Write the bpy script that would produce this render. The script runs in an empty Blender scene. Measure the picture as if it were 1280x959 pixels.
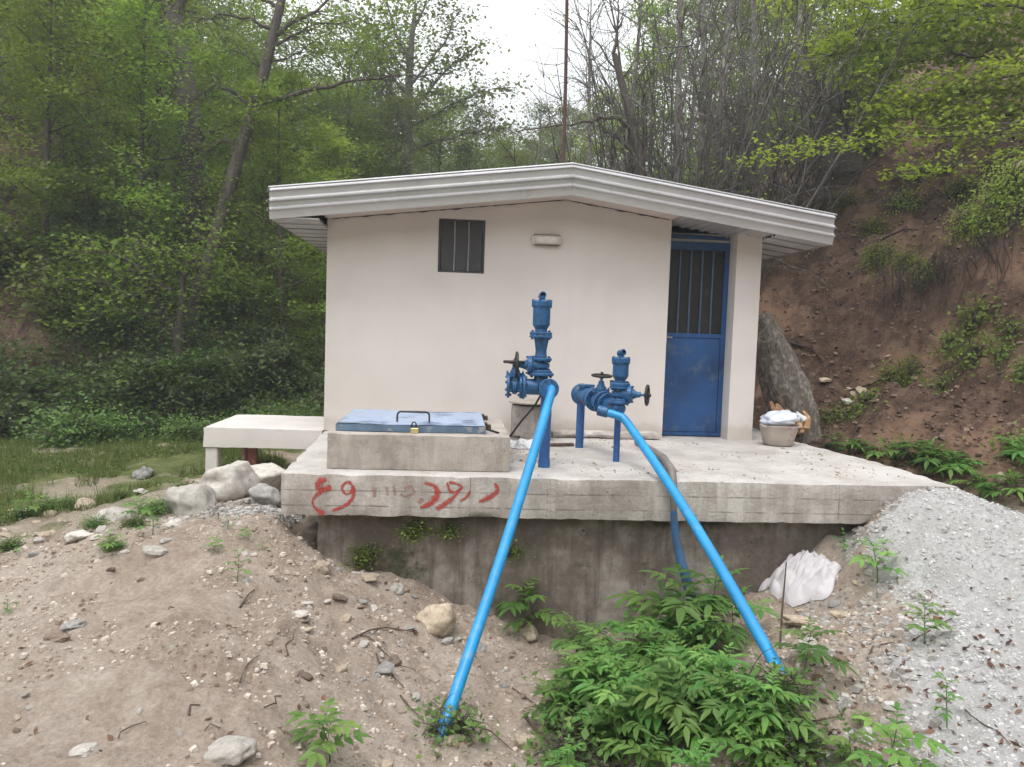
import bpy, math, random
import numpy as np
from mathutils import Vector, Matrix, noise as mnoise

PI = math.pi
rnd = random.Random(7)
scene = bpy.context.scene
COL = scene.collection

# ------------------------------------------------------------------ camera
CAM = np.array([1.3063, -7.8338, 1.0302])
YAW, PITCH, ROLL, FPX = 0.0744, -0.0638, 0.0340, 961.0
_f = np.array([math.sin(YAW)*math.cos(PITCH), math.cos(YAW)*math.cos(PITCH), math.sin(PITCH)])
_r0 = np.array([math.cos(YAW), -math.sin(YAW), 0.0])
_u0 = np.cross(_r0, _f)
_r = math.cos(ROLL)*_r0 + math.sin(ROLL)*_u0
_u = -math.sin(ROLL)*_r0 + math.cos(ROLL)*_u0
cd = bpy.data.cameras.new('camera')
cam = bpy.data.objects.new('camera', cd)
COL.objects.link(cam)
cam.matrix_world = Matrix(((_r[0], _u[0], -_f[0], CAM[0]), (_r[1], _u[1], -_f[1], CAM[1]),
                           (_r[2], _u[2], -_f[2], CAM[2]), (0, 0, 0, 1)))
cd.sensor_width = 36.0
cd.lens = FPX/1280*36.0
cd.clip_start, cd.clip_end = 0.05, 2000
scene.camera = cam


def ray(x, y):
    return _f + _r*(x-640)/FPX - _u*(y-479.5)/FPX


def on_z(x, y, z):
    v = ray(x, y)
    return CAM + v*(z-CAM[2])/v[2]


def on_y(x, y, Y):
    v = ray(x, y)
    return CAM + v*(Y-CAM[1])/v[1]


def at_depth(x, y, t):
    return CAM + ray(x, y)*t


# ------------------------------------------------------------------ object helpers
def tag(o, label=None, cat=None, group=None, kind=None):
    if label: o['label'] = label
    if cat: o['category'] = cat
    if group: o['group'] = group
    if kind: o['kind'] = kind
    return o


def thing(name, label, cat, loc=(0, 0, 0), group=None):
    o = bpy.data.objects.new(name, None)
    o.empty_display_size = 0.1
    COL.objects.link(o)
    o.location = Vector([float(v) for v in loc])
    return tag(o, label, cat, group)


def wloc(o):
    v = Vector((0, 0, 0))
    while o is not None:
        v = v + o.location
        o = o.parent
    return v


class MB:
    """collects shapes for ONE mesh"""
    def __init__(s):
        s.v, s.f, s.sm = [], [], []

    def add(s, vs, fs, smooth=False):
        n = len(s.v)
        s.v.extend([tuple(float(c) for c in p) for p in vs])
        for f in fs:
            s.f.append(tuple(i+n for i in f))
            s.sm.append(smooth)

    def box(s, x0, x1, y0, y1, z0, z1):
        vs = [(x, y, z) for z in (z0, z1) for y in (y0, y1) for x in (x0, x1)]
        s.add(vs, [(0, 2, 3, 1), (4, 5, 7, 6), (0, 1, 5, 4), (2, 6, 7, 3), (0, 4, 6, 2), (1, 3, 7, 5)])

    def bevbox(s, x0, x1, y0, y1, z0, z1, b=0.01):
        # box with chamfered vertical and top edges
        def ring(z, i):
            return [(x0+i+b, y0+i, z), (x1-i-b, y0+i, z), (x1-i, y0+i+b, z), (x1-i, y1-i-b, z), (x1-i-b, y1-i, z),
                    (x0+i+b, y1-i, z), (x0+i, y1-i-b, z), (x0+i, y0+i+b, z)]
        vs = ring(z0+b, 0)+ring(z1-b, 0)+ring(z1, b)+ring(z0, b)
        fs = []
        for a, c in ((0, 8), (8, 16), (24, 0)):
            for k in range(8):
                fs.append((a+k, a+(k+1) % 8, c+(k+1) % 8, c+k))
        fs.append(tuple(range(16, 24)))
        fs.append(tuple(range(31, 23, -1)))
        s.add(vs, fs)

    def tube(s, pts, rad, n=10, caps=True, smooth=True, jit=0.0, rng=None):
        pts = [Vector([float(c) for c in p]) for p in pts]
        if not hasattr(rad, '__len__'): rad = [rad]*len(pts)
        N = len(pts)
        t0 = (pts[1]-pts[0]).normalized()
        a = Vector((0, 0, 1)) if abs(t0.z) < 0.9 else Vector((1, 0, 0))
        nrm = (a - t0*a.dot(t0)).normalized()
        vs = []
        for i in range(N):
            t = (pts[min(i+1, N-1)]-pts[max(i-1, 0)])
            if t.length < 1e-9: t = t0
            t = t.normalized()
            nrm = (nrm - t*nrm.dot(t)).normalized()
            b = t.cross(nrm)
            for k in range(n):
                an = 2*PI*k/n
                rr = rad[i]
                if jit and rng: rr *= 1+rng.uniform(-jit, jit)
                vs.append(pts[i] + (nrm*math.cos(an)+b*math.sin(an))*rr)
        fs = []
        for i in range(N-1):
            for k in range(n):
                fs.append((i*n+k, i*n+(k+1) % n, (i+1)*n+(k+1) % n, (i+1)*n+k))
        s.add(vs, fs, smooth)
        if caps:
            s.add(vs[:n], [tuple(range(n-1, -1, -1))])
            s.add(vs[-n:], [tuple(range(n))])

    def lathe(s, o, axis, prof, n=24, smooth=True):
        """profile [(t, r)] around the axis; each segment keeps its own normals"""
        o = Vector([float(c) for c in o]); ax = Vector(axis).normalized()
        a = Vector((0, 0, 1)) if abs(ax.z) < 0.9 else Vector((1, 0, 0))
        u = (a-ax*a.dot(ax)).normalized(); w = ax.cross(u)
        def ring(t, r):
            return [o+ax*t+(u*math.cos(2*PI*k/n)+w*math.sin(2*PI*k/n))*r for k in range(n)]
        for (t0, r0), (t1, r1) in zip(prof[:-1], prof[1:]):
            if r0 < 1e-6:
                s.add([o+ax*t0]+ring(t1, r1), [(0, (k+1) % n+1, k+1) for k in range(n)], False)
            elif r1 < 1e-6:
                s.add([o+ax*t1]+ring(t0, r0), [(0, k+1, (k+1) % n+1) for k in range(n)], False)
            else:
                s.add(ring(t0, r0)+ring(t1, r1), [(k, (k+1) % n, n+(k+1) % n, n+k) for k in range(n)], smooth)

    def flange(s, o, axis, r, th, bolts=8, br=0.0075):
        o = Vector([float(c) for c in o]); ax = Vector(axis).normalized()
        c = th*0.18
        s.lathe(o, ax, [(-th/2, 0), (-th/2, r-c), (-th/2+c, r), (th/2-c, r), (th/2, r-c), (th/2, 0)], 28, False)
        a = Vector((0, 0, 1)) if abs(ax.z) < 0.9 else Vector((1, 0, 0))
        u = (a-ax*a.dot(ax)).normalized(); w = ax.cross(u)
        for k in range(bolts):
            an = 2*PI*(k+.5)/bolts
            p = o+(u*math.cos(an)+w*math.sin(an))*(r*0.8)
            s.lathe(p, ax, [(-th/2-.014, 0), (-th/2-.014, br), (th/2+.014, br), (th/2+.014, 0)], 6, False)

    def build(s, name, mat, parent=None, label=None):
        me = bpy.data.meshes.new(name)
        base = wloc(parent) if parent is not None else Vector((0, 0, 0))
        vs = [(v[0]-base.x, v[1]-base.y, v[2]-base.z) for v in s.v]
        me.from_pydata(vs, [], s.f)
        me.polygons.foreach_set('use_smooth', s.sm)
        me.update()
        if mat: me.materials.append(mat)
        o = bpy.data.objects.new(name, me)
        COL.objects.link(o)
        if parent is not None: o.parent = parent
        if label: o['label'] = label
        return o


def np_mesh(name, V, F, mat, smooth=False, tint=None, parent=None):
    """fast mesh: V (n,3), F (m,k)"""
    V = np.asarray(V, dtype=np.float32); F = np.asarray(F, dtype=np.int32)
    me = bpy.data.meshes.new(name)
    m, k = F.shape
    me.vertices.add(len(V)); me.vertices.foreach_set('co', V.ravel())
    me.loops.add(m*k); me.loops.foreach_set('vertex_index', F.ravel())
    me.polygons.add(m)
    me.polygons.foreach_set('loop_start', np.arange(0, m*k, k, dtype=np.int32))
    me.polygons.foreach_set('loop_total', np.full(m, k, dtype=np.int32))
    me.polygons.foreach_set('use_smooth', np.full(m, smooth, dtype=bool))
    me.update(calc_edges=True)
    if tint is not None:
        at = me.attributes.new('tint', 'FLOAT', 'FACE')
        at.data.foreach_set('value', np.asarray(tint, dtype=np.float32))
    if mat: me.materials.append(mat)
    o = bpy.data.objects.new(name, me)
    COL.objects.link(o)
    if parent is not None: o.parent = parent
    return o


def copy_tree(o, parent=None):
    c = o.copy(); COL.objects.link(c); c.parent = parent
    for ch in list(o.children):
        copy_tree(ch, c)
    return c


# ------------------------------------------------------------------ noise (numpy)
def _hash(ix, iy, seed):
    h = (ix.astype(np.int64)*374761393 + iy.astype(np.int64)*668265263 + seed*974711) & 0xffffffff
    h = ((h ^ (h >> 13))*1274126177) & 0xffffffff
    h = (h ^ (h >> 16)) & 0xffffffff
    return h/4294967295.0


def vnoise(x, y, seed=0):
    x = np.asarray(x, float); y = np.asarray(y, float)
    ix, iy = np.floor(x), np.floor(y)
    fx, fy = x-ix, y-iy
    fx = fx*fx*fx*(fx*(fx*6-15)+10); fy = fy*fy*fy*(fy*(fy*6-15)+10)
    a = _hash(ix, iy, seed); b = _hash(ix+1, iy, seed); c = _hash(ix, iy+1, seed); d = _hash(ix+1, iy+1, seed)
    return (a*(1-fx)+b*fx)*(1-fy)+(c*(1-fx)+d*fx)*fy-0.5


def fbm(x, y, seed=0, octv=4, gain=0.5):
    r = 0; a = 1.0; f = 1.0
    for i in range(octv):
        r = r + a*vnoise(x*f+17.3*i, y*f-9.1*i, seed+i); a *= gain; f *= 2.03
    return r


# ------------------------------------------------------------------ materials
def new_mat(name):
    m = bpy.data.materials.new(name); m.use_nodes = True
    nt = m.node_tree
    bsdf = nt.nodes['Principled BSDF']
    return m, nt, bsdf


def N(nt, typ, **kw):
    n = nt.nodes.new(typ)
    for k, v in kw.items():
        if k in n.inputs.keys(): n.inputs[k].default_value = v
        else: setattr(n, k, v)
    return n


def ramp(nt, fac, stops):
    r = nt.nodes.new('ShaderNodeValToRGB')
    el = r.color_ramp.elements
    while len(el) < len(stops): el.new(0.5)
    for e, (p, c) in zip(el, stops):
        e.position = p; e.color = (c[0], c[1], c[2], 1) if hasattr(c, '__len__') else (c, c, c, 1)
    nt.links.new(fac, r.inputs[0])
    return r.outputs[0]


def mixc(nt, fac, a, b, mode='MIX'):
    m = nt.nodes.new('ShaderNodeMix'); m.data_type = 'RGBA'; m.blend_type = mode
    for sock, v in ((m.inputs[0], fac), (m.inputs[6], a), (m.inputs[7], b)):
        if hasattr(v, 'is_output'): nt.links.new(v, sock)
        elif hasattr(v, '__len__'): sock.default_value = (v[0], v[1], v[2], 1)
        else: sock.default_value = v
    return m.outputs[2]


def coords(nt, scale=(1, 1, 1), kind='Object'):
    t = nt.nodes.new('ShaderNodeTexCoord'); mp = nt.nodes.new('ShaderNodeMapping')
    nt.links.new(t.outputs[kind], mp.inputs[0]); mp.inputs['Scale'].default_value = scale
    return mp.outputs[0]


def ntex(nt, vec, scale, detail=4, rough=0.6, out='Fac'):
    n = nt.nodes.new('ShaderNodeTexNoise')
    n.inputs['Scale'].default_value = scale; n.inputs['Detail'].default_value = detail
    n.inputs['Roughness'].default_value = rough
    nt.links.new(vec, n.inputs['Vector'])
    return n.outputs[out]


def bump(nt, bsdf, h, strength=0.3, dist=0.02, prev=None):
    b = nt.nodes.new('ShaderNodeBump'); b.inputs['Strength'].default_value = strength
    b.inputs['Distance'].default_value = dist
    nt.links.new(h, b.inputs['Height'])
    if prev is not None: nt.links.new(prev, b.inputs['Normal'])
    nt.links.new(b.outputs[0], bsdf.inputs['Normal'])
    return b.outputs[0]


def painted(name, col, rough=0.5, spots=None, amount=0.35, scale=14, metal=0.0, var=0.12, bumps=0.15):
    """paint with tonal variation and worn spots"""
    m, nt, b = new_mat(name)
    v = coords(nt)
    n1 = ntex(nt, v, scale*0.4, 3)
    c = ramp(nt, n1, [(0.3, [x*(1-var) for x in col]), (0.7, [min(1, x*(1+var)) for x in col])])
    n2 = ntex(nt, v, scale, 6, 0.7)
    if spots:
        f = ramp(nt, n2, [(1-amount-0.03, 0.0), (1-amount+0.07, 1.0)])
        c = mixc(nt, f, c, spots)
    nt.links.new(c, b.inputs['Base Color'])
    b.inputs['Roughness'].default_value = rough
    b.inputs['Metallic'].default_value = metal
    bump(nt, b, n2, bumps, 0.004)
    return m


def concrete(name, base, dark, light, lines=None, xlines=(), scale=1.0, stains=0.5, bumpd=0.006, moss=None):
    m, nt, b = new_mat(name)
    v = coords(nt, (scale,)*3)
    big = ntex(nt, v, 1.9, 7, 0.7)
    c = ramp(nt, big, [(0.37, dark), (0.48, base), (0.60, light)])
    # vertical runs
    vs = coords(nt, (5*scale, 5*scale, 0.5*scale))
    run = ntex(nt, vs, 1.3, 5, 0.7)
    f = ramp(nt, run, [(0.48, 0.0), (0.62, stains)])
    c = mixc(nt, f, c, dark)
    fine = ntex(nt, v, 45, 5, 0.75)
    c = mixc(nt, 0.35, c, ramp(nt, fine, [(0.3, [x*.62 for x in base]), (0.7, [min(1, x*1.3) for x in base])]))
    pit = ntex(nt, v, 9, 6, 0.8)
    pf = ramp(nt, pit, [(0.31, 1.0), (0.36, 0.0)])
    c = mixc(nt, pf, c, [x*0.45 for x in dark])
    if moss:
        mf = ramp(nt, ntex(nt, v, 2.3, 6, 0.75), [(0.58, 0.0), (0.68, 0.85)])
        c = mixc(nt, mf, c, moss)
    if lines:
        sep = nt.nodes.new('ShaderNodeSeparateXYZ'); t = nt.nodes.new('ShaderNodeTexCoord')
        nt.links.new(t.outputs['Object'], sep.inputs[0])
        wob = N(nt, 'ShaderNodeMath', operation='MULTIPLY_ADD'); nt.links.new(ntex(nt, v, 3, 2), wob.inputs[0])
        wob.inputs[1].default_value = 0.012; nt.links.new(sep.outputs['Z'], wob.inputs[2])
        for z in list(lines)+[('x', q) for q in xlines]:
            d = N(nt, 'ShaderNodeMath', operation='SUBTRACT'); nt.links.new(sep.outputs['X'] if isinstance(z, tuple) else wob.outputs[0], d.inputs[0]); d.inputs[1].default_value = z[1] if isinstance(z, tuple) else z
            a = N(nt, 'ShaderNodeMath', operation='ABSOLUTE'); nt.links.new(d.outputs[0], a.inputs[0])
            lf = ramp(nt, a.outputs[0], [(0.0, 0.9), (0.006, 0.0)])
            br = ramp(nt, ntex(nt, v, 6, 3), [(0.4, 0.0), (0.55, 1.0)])
            c = mixc(nt, mixc(nt, 1.0, lf, br, 'MULTIPLY'), c, [x*0.5 for x in dark])
    nt.links.new(c, b.inputs['Base Color'])
    b.inputs['Roughness'].default_value = 0.92
    n0 = bump(nt, b, pit, 0.5, bumpd*2)
    bump(nt, b, fine, 0.5, bumpd, n0)
    return m


def leaf_mat(name, c0, c1, c2, trans=0.35, rough=0.55, objvar=0.25):
    """leaf colour from the per-leaf tint, a little per-object variation, translucent"""
    m, nt, b = new_mat(name)
    a = nt.nodes.new('ShaderNodeAttribute'); a.attribute_name = 'tint'
    c = ramp(nt, a.outputs['Fac'], [(0.0, c0), (0.5, c1), (1.0, c2)])
    oi = nt.nodes.new('ShaderNodeObjectInfo')
    hs = nt.nodes.new('ShaderNodeHueSaturation')
    mr = N(nt, 'ShaderNodeMapRange'); nt.links.new(oi.outputs['Random'], mr.inputs['Value'])
    mr.inputs['To Min'].default_value = 1-objvar; mr.inputs['To Max'].default_value = 1+objvar
    nt.links.new(mr.outputs[0], hs.inputs['Value'])
    mr2 = N(nt, 'ShaderNodeMapRange'); nt.links.new(oi.outputs['Random'], mr2.inputs['Value'])
    mr2.inputs['To Min'].default_value = 0.485; mr2.inputs['To Max'].default_value = 0.512
    nt.links.new(mr2.outputs[0], hs.inputs['Hue'])
    nt.links.new(c, hs.inputs['Color'])
    col = hs.outputs[0]
    b.inputs['Roughness'].default_value = rough
    b.inputs['Specular IOR Level'].default_value = 0.3
    nt.links.new(col, b.inputs['Base Color'])
    tr = nt.nodes.new('ShaderNodeBsdfTranslucent')
    tc = mixc(nt, 1.0, col, (1.25, 1.3, 0.7), 'MULTIPLY')
    nt.links.new(tc, tr.inputs['Color'])
    mx = nt.nodes.new('ShaderNodeMixShader'); mx.inputs[0].default_value = trans
    nt.links.new(b.outputs[0], mx.inputs[1]); nt.links.new(tr.outputs[0], mx.inputs[2])
    nt.links.new(mx.outputs[0], nt.nodes['Material Output'].inputs['Surface'])
    return m


def bark_mat(name, dark, light, sc=1.0, spots=None):
    m, nt, b = new_mat(name)
    v = coords(nt, (9*sc, 9*sc, 2.2*sc))
    n = ntex(nt, v, 2.2, 6, 0.75)
    c = ramp(nt, n, [(0.3, dark), (0.68, light)])
    if spots:
        f = ramp(nt, ntex(nt, coords(nt), 5*sc, 4, 0.6), [(0.52, 0.0), (0.62, 0.8)])
        c = mixc(nt, f, c, spots)
    nt.links.new(c, b.inputs['Base Color'])
    b.inputs['Roughness'].default_value = 0.9
    bump(nt, b, n, 0.8, 0.02)
    return m


def rock_mat(name, a, c, d):
    m, nt, b = new_mat(name)
    v = coords(nt, kind='Object')
    n = ntex(nt, v, 3.5, 6, 0.7)
    col = ramp(nt, n, [(0.3, a), (0.55, c), (0.75, d)])
    oi = nt.nodes.new('ShaderNodeObjectInfo')
    hs = nt.nodes.new('ShaderNodeHueSaturation')
    mr = N(nt, 'ShaderNodeMapRange'); nt.links.new(oi.outputs['Random'], mr.inputs['Value'])
    mr.inputs['To Min'].default_value = 0.75; mr.inputs['To Max'].default_value = 1.15
    nt.links.new(mr.outputs[0], hs.inputs['Value']); nt.links.new(col, hs.inputs['Color'])
    nt.links.new(hs.outputs[0], b.inputs['Base Color'])
    b.inputs['Roughness'].default_value = 0.9
    f2 = ntex(nt, v, 22, 5, 0.7)
    n0 = bump(nt, b, n, 0.5, 0.03)
    bump(nt, b, f2, 0.5, 0.008, n0)
    return m


M = {}
M['plaster'] = None
def make_plaster():
    m, nt, b = new_mat('plaster')
    v = coords(nt)
    n = ntex(nt, v, 0.9, 5, 0.6)
    c = ramp(nt, n, [(0.35, (.62, .57, .54)), (0.65, (.69, .64, .61))])
    st = ntex(nt, coords(nt, (3, 3, .35)), 1.2, 4)
    c = mixc(nt, ramp(nt, st, [(0.5, 0.0), (0.72, 0.13)]), c, (.50, .44, .40))
    sp = ntex(nt, v, 26, 4)
    c = mixc(nt, ramp(nt, sp, [(0.70, 0.0), (0.76, 0.25)]), c, (.5, .42, .37))
    # splash dirt along the foot of the wall
    tc = nt.nodes.new('ShaderNodeTexCoord'); sx = nt.nodes.new('ShaderNodeSeparateXYZ')
    nt.links.new(tc.outputs['Object'], sx.inputs[0])
    zn = N(nt, 'ShaderNodeMath', operation='MULTIPLY_ADD'); nt.links.new(ntex(nt, v, 5, 4), zn.inputs[0])
    zn.inputs[1].default_value = -0.22; nt.links.new(sx.outputs['Z'], zn.inputs[2])
    c = mixc(nt, ramp(nt, zn.outputs[0], [(0.0, 0.55), (0.06, 0.0)]), c, (.50, .43, .38))
    nt.links.new(c, b.inputs['Base Color']); b.inputs['Roughness'].default_value = 0.85
    n0 = bump(nt, b, ntex(nt, v, 3.0, 3), 0.25, 0.02)
    bump(nt, b, ntex(nt, v, 90, 3), 0.15, 0.002, n0)
    return m
M['plaster'] = make_plaster()
M['whitewash'] = painted('whitewash', (.62, .585, .56), 0.85, (.5, .45, .40), 0.36, 6, var=.08)
M['slab'] = concrete('slab_concrete', (.43, .39, .36), (.25, .215, .185), (.66, .625, .59), lines=(0.509, 0.399), xlines=(-.5, 1.69, -1.06), stains=0.6, bumpd=.012)
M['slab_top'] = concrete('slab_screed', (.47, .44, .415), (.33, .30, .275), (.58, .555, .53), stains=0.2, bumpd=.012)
M['slab_light'] = concrete('curb_concrete', (.40, .355, .315), (.24, .205, .175), (.50, .455, .41), scale=1.6, stains=0.5)
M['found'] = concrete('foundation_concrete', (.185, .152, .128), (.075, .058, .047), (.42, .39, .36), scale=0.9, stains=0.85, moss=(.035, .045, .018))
M['pedestal'] = concrete('pedestal_concrete', (.27, .24, .22), (.13, .11, .10), (.42, .39, .36), scale=2.2, stains=0.9)
M['roof'] = painted('roof_metal', (.52, .51, .525), 0.27, (.43, .415, .415), 0.38, 9, metal=0.35, var=.05, bumps=.05)
M['soffit'] = painted('soffit_metal', (.45, .43, .43), 0.42, (.42, .38, .36), 0.34, 9, metal=0.3, var=.06, bumps=.05)
def striped(name, col, dark, pitch):
    m, nt, b = new_mat(name)
    t = nt.nodes.new('ShaderNodeTexCoord'); sx = nt.nodes.new('ShaderNodeSeparateXYZ'); nt.links.new(t.outputs['Object'], sx.inputs[0])
    q = N(nt, 'ShaderNodeMath', operation='PINGPONG'); nt.links.new(sx.outputs['Y'], q.inputs[0]); q.inputs[1].default_value = pitch/2
    f = ramp(nt, q.outputs[0], [(pitch*.06, 1.0), (pitch*.13, 0.0)])
    n = ntex(nt, t.outputs['Object'], 6, 4)
    c = ramp(nt, n, [(.35, [x*.8 for x in col]), (.65, col)])
    nt.links.new(mixc(nt, f, c, dark), b.inputs['Base Color']); b.inputs['Roughness'].default_value = .45; b.inputs['Metallic'].default_value = .3
    return m
M['soffit_seamed'] = striped('seamed_soffit', (.46, .445, .45), (.07, .065, .065), .075)
M['eave_board'] = painted('eave_board', (.60, .52, .48), 0.8, (.22, .16, .13), 0.34, 22, var=.1)
M['valve'] = painted('valve_paint', (.019, .098, .235), 0.42, (.012, .035, .10), 0.42, 30, var=.25, bumps=.4)
M['pipe'] = painted('pipe_plastic', (.010, .25, .55), 0.36, (.09, .28, .46), 0.40, 11, var=.18, bumps=.08)
M['post_blue'] = painted('post_paint', (.025, .10, .29), 0.5, (.07, .055, .06), 0.36, 18, var=.25, bumps=.25)
M['door'] = painted('door_paint', (.013, .066, .20), 0.45, (.055, .10, .18), 0.44, 5, var=.35, bumps=.12)
M['door_dark'] = painted('door_frame_paint', (.016, .06, .17), 0.5, (.03, .03, .04), 0.36, 12, var=.2)
M['dark'] = painted('dark_glass', (.010, .010, .011), 0.6, (.05, .05, .05), 0.4, 6)
M['shutter'] = painted('shutter_paint', (.045, .043, .048), 0.5, (.07, .065, .065), 0.4, 8)
M['greyframe'] = painted('grey_frame', (.32, .31, .31), 0.6, (.18, .13, .1), 0.36, 20)
M['barpaint'] = painted('bar_paint', (.075, .13, .22), .5, (.16, .17, .19), .42, 20)
M['iron'] = painted('black_iron', (.02, .018, .018), 0.55, (.07, .035, .02), 0.42, 25)
M['rust'] = painted('rusty_steel', (.075, .040, .030), 0.75, (.04, .03, .027), 0.45, 12, var=.3)
M['redpost'] = painted('red_oxide_post', (.27, .10, .085), 0.8, (.45, .38, .34), 0.42, 9, var=.2)
M['lid'] = painted('lid_galvanised_paint', (.37, .46, .62), 0.4, (.09, .15, .26), 0.47, 2.4, metal=.15, var=.16)
M['lid_edge'] = painted('lid_edge_paint', (.10, .16, .24), 0.5, (.30, .30, .30), 0.42, 14, var=.3)
M['brass'] = painted('brass', (.62, .50, .22), 0.35, (.75, .72, .6), 0.4, 40, metal=.6)
M['lampglass'] = painted('frosted_glass', (.62, .58, .53), 0.35, (.5, .45, .4), 0.4, 20)
M['sack'] = painted('white_sack_cloth', (.50, .475, .49), 0.75, (.42, .34, .35), 0.36, 3.2, var=.05)
M['bagblue'] = painted('pale_bag_plastic', (.58, .62, .72), 0.3, (.75, .78, .84), 0.45, 9, var=.15)
M['basin'] = painted('dirty_basin', (.40, .345, .30), 0.7, (.36, .17, .16), 0.40, 7, var=.22)
M['woodfresh'] = painted('split_wood', (.45, .26, .14), 0.8, (.68, .48, .30), 0.45, 16, var=.3)
M['hose'] = painted('hose_rubber', (.17, .15, .14), 0.55, (.28, .24, .22), 0.42, 14, var=.2)
M['hoseblue'] = painted('hose_blue', (.035, .12, .26), 0.5, (.10, .12, .15), 0.42, 14, var=.2)
M['rag'] = painted('rag_plastic', (.55, .56, .58), 0.5, (.3, .28, .27), 0.42, 14)
M['cable'] = painted('black_cable', (.018, .018, .02), 0.5)
M['stick'] = bark_mat('stick_bark', (.05, .034, .024), (.17, .12, .09))
M['bark'] = bark_mat('dark_bark', (.035, .028, .024), (.12, .10, .085))
M['barkgrey'] = bark_mat('grey_bark', (.05, .045, .04), (.15, .135, .12), spots=(.20, .19, .17))
M['barkpale'] = bark_mat('pale_bark', (.085, .074, .066), (.24, .215, .19), 1.0, spots=(.30, .28, .25))
M['barkrough'] = bark_mat('rough_bark', (.035, .028, .023), (.27, .235, .20), 2.6, spots=(.34, .305, .27))
M['root'] = bark_mat('root_bark', (.018, .012, .010), (.065, .046, .037))
M['rock'] = rock_mat('pale_rock', (.36, .33, .295), (.54, .505, .46), (.68, .64, .58))
M['rockwarm'] = rock_mat('warm_rock', (.30, .23, .17), (.50, .41, .31), (.62, .54, .43))
M['rockgrey'] = rock_mat('grey_rock', (.20, .19, .18), (.35, .335, .32), (.46, .44, .42))
M['rockbrown'] = rock_mat('brown_rock', (.13, .09, .07), (.24, .18, .14), (.34, .27, .215))
M['leaf_forest'] = leaf_mat('forest_leaf', (.095, .14, .028), (.165, .235, .046), (.25, .325, .075), .5)
M['leaf_yellow'] = leaf_mat('spring_leaf', (.14, .19, .032), (.24, .31, .05), (.33, .39, .09), .55)
M['leaf_olive'] = leaf_mat('olive_leaf', (.085, .115, .05), (.15, .185, .08), (.22, .255, .115), .5)
M['leaf_dark'] = leaf_mat('bush_leaf', (.035, .06, .02), (.075, .12, .034), (.14, .195, .06), .4)
M['leaf_elder'] = leaf_mat('elder_leaf', (.06, .145, .036), (.115, .245, .056), (.22, .35, .09), .4, .42, objvar=.3)
M['leaf_creeper'] = leaf_mat('creeper_leaf', (.055, .12, .03), (.11, .20, .05), (.20, .28, .075), .35, .45)
M['grass'] = leaf_mat('grass_blade', (.06, .09, .025), (.11, .15, .04), (.20, .21, .075), .3)
M['leaf_autumn'] = leaf_mat('yellowing_leaf', (.15, .14, .03), (.38, .24, .04), (.55, .25, .035), .35)
M['litter'] = leaf_mat('dead_leaf', (.055, .028, .02), (.115, .055, .035), (.21, .125, .075), .1, .8)
M['far_leaf'] = leaf_mat('far_leaf', (.05, .075, .03), (.08, .11, .045), (.12, .15, .06), .35)


def graffiti_mat(name, col, dens):
    m, nt, b = new_mat(name)
    a = nt.nodes.new('ShaderNodeAttribute'); a.attribute_name = 'cover'
    v = coords(nt)
    n = ntex(nt, v, 38, 5, 0.8)
    ad = N(nt, 'ShaderNodeMath', operation='ADD'); nt.links.new(a.outputs['Fac'], ad.inputs[0]); nt.links.new(n, ad.inputs[1])
    f = ramp(nt, ad.outputs[0], [(0.62, 0.0), (1.25, dens)])
    b.inputs['Roughness'].default_value = 0.75
    c = ramp(nt, n, [(0.3, [x*.7 for x in col]), (0.7, col)])
    nt.links.new(c, b.inputs['Base Color'])
    tp = nt.nodes.new('ShaderNodeBsdfTransparent')
    mx = nt.nodes.new('ShaderNodeMixShader')
    nt.links.new(f, mx.inputs[0]); nt.links.new(tp.outputs[0], mx.inputs[1]); nt.links.new(b.outputs[0], mx.inputs[2])
    nt.links.new(mx.outputs[0], nt.nodes['Material Output'].inputs['Surface'])
    return m
M['spray'] = graffiti_mat('red_spray', (.52, .062, .045), 0.95)
M['sprayfaint'] = graffiti_mat('faint_spray', (.42, .17, .13), 0.42)


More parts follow.
